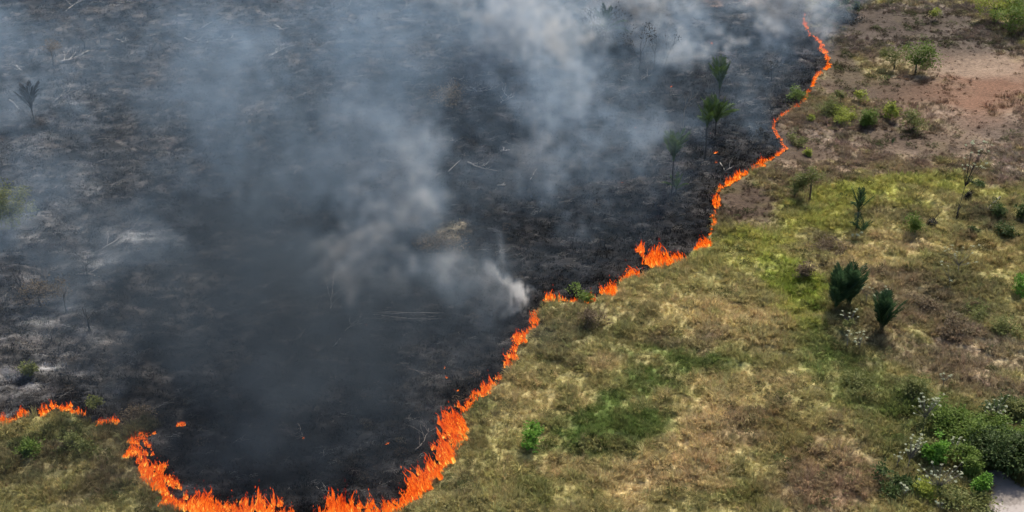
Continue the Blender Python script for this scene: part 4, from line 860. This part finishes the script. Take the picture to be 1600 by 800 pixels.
def make_smoke(name, plumes, LO, HI, VX, base_haze, gain, ramp, label, curl=(.75, .34), edge=8.0):
    LO = np.array(LO, float); HI = np.array(HI, float); dims = np.round((HI - LO) / VX).astype(int) + 1; HI = LO + (dims - 1) * VX
    ax_ = [LO[k] + np.arange(dims[k]) * VX for k in range(3)]
    GZ, GYv, GXv = np.meshgrid(ax_[2], ax_[1], ax_[0], indexing='ij')
    X0 = np.stack([GXv.ravel(), GYv.ravel(), GZ.ravel()], 1).astype(np.float32); X = X0.copy()
    for s_ in range(4): X -= curl[0] * tri(CURL, X + 13.0, 46.0)                       # big eddies
    for s_ in range(4): X -= curl[1] * tri(CURL, X * np.array([1, 1, .9], np.float32) + 5.0, 17.0)   # small curls
    den = np.zeros(len(X), np.float32); NZv = tri(NZ, X * np.array([1.25, .6, .8], np.float32), 40.0); NZ2 = tri(NZ, X * np.array([1.3, .5, .7], np.float32) + 31, 15.0)
    puff = np.clip(.50 + .52 * NZv + .34 * NZ2, 0, 2.8)
    for pl in plumes:
        P3 = [at(u, v, h) for u, v, h, _, _ in pl]
        best = np.zeros(len(X), np.float32)
        lo_ = np.min([p - 3.2 * q[3] for p, q in zip(P3, pl)], 0); hi_ = np.max([p + 3.2 * q[3] for p, q in zip(P3, pl)], 0)
        sel = np.nonzero(((X > lo_) & (X < hi_)).all(1))[0]; Y = X[sel]; bb = np.zeros(len(sel), np.float32)
        for i in range(len(pl) - 1):
            a_, b_ = P3[i], P3[i + 1]; e_ = b_ - a_; t_ = np.clip((Y - a_) @ e_ / (e_ @ e_), 0, 1); D = Y - a_ - t_[:, None] * e_; D[:, 2] *= 1.25
            rad = pl[i][3] * (1 - t_) + pl[i + 1][3] * t_; w_ = pl[i][4] * (1 - t_) + pl[i + 1][4] * t_
            bb = np.maximum(bb, w_ * np.exp(-(D ** 2).sum(1) / rad ** 2))
        den[sel] += bb * puff[sel]
    zz = X0[:, 2]; nm_ = name
    hz_ = sstep(-1.5, 5, burn_sd(X0[:dims[0] * dims[1], 0].astype(float), X0[:dims[0] * dims[1], 1].astype(float)))
    hz_ = np.tile(hz_, dims[2]); den += (base_haze * hz_ * np.exp(-np.maximum(zz, 0) / 5.0) * np.clip(.8 + .5 * NZv, 0, 2)).astype(np.float32)
    den = np.where(den < .0022, 0, den - .0022); den *= sstep(HI[2], HI[2] - 5, zz) * gain
    fade = np.minimum.reduce([X0[:, 0] - LO[0], HI[0] - X0[:, 0], X0[:, 1] - LO[1] + 3, HI[1] - X0[:, 1]]); den *= sstep(0, edge, fade)
    me = bpy.data.meshes.new(name); me.vertices.add(len(X0)); me.vertices.foreach_set('co', X0.ravel())
    q = me.attributes.new('smoke_density', 'FLOAT', 'POINT'); q.data.foreach_set('value', den.astype(np.float32))
    sm, n, out = newmat(name); pv = N(n, 'ShaderNodeVolumePrincipled'); pv.inputs['Density'].default_value = 1.0; pv.inputs['Anisotropy'].default_value = 0.0
    va = N(n, 'ShaderNodeAttribute', attribute_name='density'); rp = N(n, 'ShaderNodeValToRGB'); e = rp.color_ramp.elements
    e[0].position = ramp[0]; e[0].color = (*ramp[1], 1); e[1].position = ramp[2]; e[1].color = (*ramp[3], 1)
    n.links.new(va.outputs['Fac'], rp.inputs[0]); n.links.new(rp.outputs[0], pv.inputs['Color']); n.links.new(pv.outputs[0], out.inputs['Volume'])
    smoke = link(name, me, sm); tag(smoke, label, 'smoke', kind='stuff')
    g = bpy.data.node_groups.new('smoke_volume', 'GeometryNodeTree'); g.is_modifier = True
    g.interface.new_socket('Geometry', in_out='INPUT', socket_type='NodeSocketGeometry'); g.interface.new_socket('Geometry', in_out='OUTPUT', socket_type='NodeSocketGeometry')
    gi = N(g, 'NodeGroupInput'); go = N(g, 'NodeGroupOutput'); vc = N(g, 'GeometryNodeVolumeCube'); L = g.links.new
    vc.inputs['Min'].default_value = tuple(LO); vc.inputs['Max'].default_value = tuple(HI)
    for k, nm in enumerate(('Resolution X', 'Resolution Y', 'Resolution Z')): vc.inputs[nm].default_value = int(dims[k])
    pos = N(g, 'GeometryNodeInputPosition'); sub = N(g, 'ShaderNodeVectorMath', operation='SUBTRACT'); sub.inputs[1].default_value = tuple(LO); L(pos.outputs[0], sub.inputs[0])
    dv = N(g, 'ShaderNodeVectorMath', operation='SCALE'); dv.inputs['Scale'].default_value = 1 / VX; L(sub.outputs[0], dv.inputs[0])
    ad = N(g, 'ShaderNodeVectorMath', operation='ADD'); ad.inputs[1].default_value = (.5, .5, .5); L(dv.outputs[0], ad.inputs[0]); fl = N(g, 'ShaderNodeVectorMath', operation='FLOOR'); L(ad.outputs[0], fl.inputs[0])
    sp = N(g, 'ShaderNodeSeparateXYZ'); L(fl.outputs[0], sp.inputs[0])
    ii = N(g, 'FunctionNodeInputInt')
    def imath(op, a_, b_):
        q = N(g, 'FunctionNodeIntegerMath', operation=op)
        for s_, w in zip(q.inputs, (a_, b_)):
            if isinstance(w, int): s_.default_value = w
            else: L(w, s_)
        return q.outputs[0]
    idx = imath('ADD', imath('ADD', sp.outputs[0], imath('MULTIPLY', sp.outputs[1], int(dims[0]))), imath('MULTIPLY', sp.outputs[2], int(dims[0] * dims[1])))
    na = N(g, 'GeometryNodeInputNamedAttribute', data_type='FLOAT'); na.inputs['Name'].default_value = 'smoke_density'
    si = N(g, 'GeometryNodeSampleIndex', data_type='FLOAT', domain='POINT', clamp=True); L(gi.outputs[0], si.inputs['Geometry']); L(na.outputs['Attribute'], si.inputs['Value']); L(idx, si.inputs['Index'])
    L(si.outputs[0], vc.inputs['Density']); smt = N(g, 'GeometryNodeSetMaterial'); smt.inputs['Material'].default_value = sm
    L(vc.outputs[0], smt.inputs[0]); L(smt.outputs[0], go.inputs[0]); g.nodes.remove(ii)
    md = smoke.modifiers.new('smoke', 'NODES'); md.node_group = g

# plumes: control points (u, v, height, radius, density)
NEAR = [
 [(827, 462, .2, .34, 5), (820, 460, .5, .45, 4.0), (808, 456, .9, .5, 1.9), (792, 450, 1.4, .6, .75), (765, 440, 2.2, .95, .36), (738, 428, 3.2, 1.35, .20), (716, 415, 4.2, 1.7, .24), (690, 410, 6.5, 2.2, .03)],
 [(822, 462, .3, .35, 2.0), (800, 466, .8, .6, .7), (770, 465, 1.5, 1.0, .22), (740, 455, 2.4, 1.4, .10), (710, 450, 3, 1.6, .02)],
 [(795, 425, .5, .8, .10), (780, 405, 1.5, 1.2, .16), (770, 390, 2.5, 1.4, .03)],
]
WHITE = [
 [(720, 450, 2, 1.8, .02), (660, 420, 4, 2.4, .06), (626, 392, 5, 2.6, .20), (602, 330, 7, 3.6, .19), (588, 280, 9, 4.4, .20), (610, 220, 11, 5.2, .12), (630, 160, 13, 5.5, .05), (640, 100, 14, 6, .02)],
 [(560, 320, 6, 3, .03), (555, 270, 8, 3.6, .07), (565, 210, 10, 4, .04)],
 [(908, 350, 1, 1.2, .05), (903, 310, 3, 2.0, .14), (897, 250, 5, 2.8, .16), (885, 180, 7, 4.0, .15), (858, 110, 8, 4.6, .14), (832, 50, 9, 5, .31), (806, -20, 11, 6, .36)],
 [(990, 250, 1, 2.0, .03), (955, 200, 3, 4.0, .06), (925, 150, 4, 4.5, .075), (885, 115, 5, 4, .05), (845, 80, 7, 4, .05), (815, 0, 11, 6, .07)],
 [(1012, 65, 3, 2.6, .05), (1012, 35, 5, 3.6, .24), (1004, 5, 7, 4.4, .38), (1000, -40, 9, 5, .38)],
 [(1137, 126, .6, 1.0, .22), (1114, 98, 2, 1.5, .22), (1084, 72, 4, 2.4, .20), (1056, 40, 6.5, 3, .09), (1030, -10, 8, 4, .07)],
 [(1272, 66, .6, 1.5, .14), (1250, 64, 2.5, 2.4, .18), (1232, 40, 4, 3.2, .32), (1214, 10, 6, 4.4, .40), (1195, -30, 8, 5.5, .38)],
 [(1222, 80, .6, 1.2, .22), (1204, 72, 2.0, 1.8, .22), (1185, 45, 3.4, 2.6, .09), (1165, 15, 5, 3.5, .04)],
 [(1205, 232, .5, 1.4, .03), (1192, 190, 3, 2.4, .05), (1178, 140, 4, 3, .045), (1165, 95, 6, 4, .03), (1150, 50, 8, 5, .02)],
 [(1085, 305, .6, 1.2, .05), (1062, 290, 1.5, 1.6, .06), (1010, 250, 4, 2.8, .06), (985, 200, 6, 4, .05)],
 [(1100, 150, 1, 1.8, .04), (1078, 120, 4, 2.8, .06), (1056, 90, 6, 3.6, .05)],
 [(70, 240, 1, 3, .04), (45, 180, 4, 4.5, .085), (20, 120, 6, 6, .085), (30, 60, 8, 7, .045)],
 [(250, 470, 1, 2.2, .03), (225, 420, 3, 3.0, .08), (195, 365, 5, 3.6, .08), (150, 310, 7, 4, .03)],
 [(105, 530, .5, 1.8, .05), (145, 475, 2, 2.6, .075), (190, 425, 4, 3.0, .06)],
 [(400, 360, 4, 5, .012), (350, 260, 8, 7, .045), (325, 180, 10, 8, .04), (350, 80, 12, 9, .03)],
 [(30, 420, .5, 1.8, .07), (10, 370, 2, 2.6, .08), (-5, 300, 4, 3.6, .07)],
 [(480, 380, 4, 6, .012), (500, 260, 7, 8, .02), (560, 120, 10, 9, .02), (600, 20, 12, 10, .03)],
 [(130, 60, 3, 8, .02), (300, 30, 5, 10, .022), (500, 20, 6, 10, .022), (650, 20, 8, 9, .022)],
 [(697, 588, .3, .5, .14), (690, 574, 1.0, .9, .08), (676, 555, 2, 1.4, .03)],
 [(800, 330, 1, 2, .02), (790, 300, 3, 3, .04), (780, 250, 5, 4, .03)],
]
DARK = [
 [(450, 770, 1, 4.1, 0.034), (440, 660, 4, 8.1, 0.061), (420, 560, 6, 10.8, 0.068), (390, 440, 8, 12.2, 0.036), (350, 330, 10, 13.5, 0.015), (330, 200, 12, 14.9, 0.009)],
 [(330, 750, 1, 4.1, 0.034), (330, 640, 3, 7.4, 0.048), (320, 540, 5, 9.5, 0.048), (300, 440, 7, 10.8, 0.026), (260, 330, 9, 12.2, 0.009)],
 [(600, 740, 1, 4.1, 0.034), (560, 640, 3, 7.4, 0.048), (520, 540, 5, 9.5, 0.041), (480, 420, 8, 10.8, 0.015), (470, 300, 10, 12.2, 0.012), (480, 180, 12, 13.5, 0.006)],
 [(720, 600, 1, 3.4, 0.027), (660, 540, 3, 5.4, 0.034), (600, 460, 5, 8.1, 0.026), (540, 360, 8, 10.8, 0.012)],
 [(830, 480, 1, 3.4, 0.011), (760, 380, 4, 6.8, 0.006), (720, 270, 7, 9.5, 0.006), (700, 160, 10, 10.8, 0.006)],
 [(230, 560, 1, 5.4, 0.027), (220, 470, 3, 6.8, 0.015), (220, 380, 5, 8.1, 0.006)],
]
make_smoke('white_smoke', WHITE, (-104, 62, -.6), (74, 252, 25), .8, .0105, .95, (.015, (.36, .52, .70), .17, (.95, .96, .96)), 'pale blue white smoke plumes drifting back over the burnt ground')
n0, n1 = at(835, 472), at(680, 380)
make_smoke('smoke_wisp', NEAR, (n1[0] - 3, n0[1] - 12, -.2), (n0[0] + 2, n0[1] + 12, 9), .25, 0, 1.0, (.03, (.50, .62, .74), .3, (.93, .93, .92)), 'narrow white smoke wisp streaming left from the corner of the burn', (.16, .16), 1.0)
make_smoke('dark_smoke', DARK, (-70, 60, -.6), (26, 190, 25), 1.2, .008, 1.0, (.0, (.085, .112, .14), .2, (.10, .125, .15)), 'thin dark grey smoke veil hanging over the middle of the burn', (.75, .2))
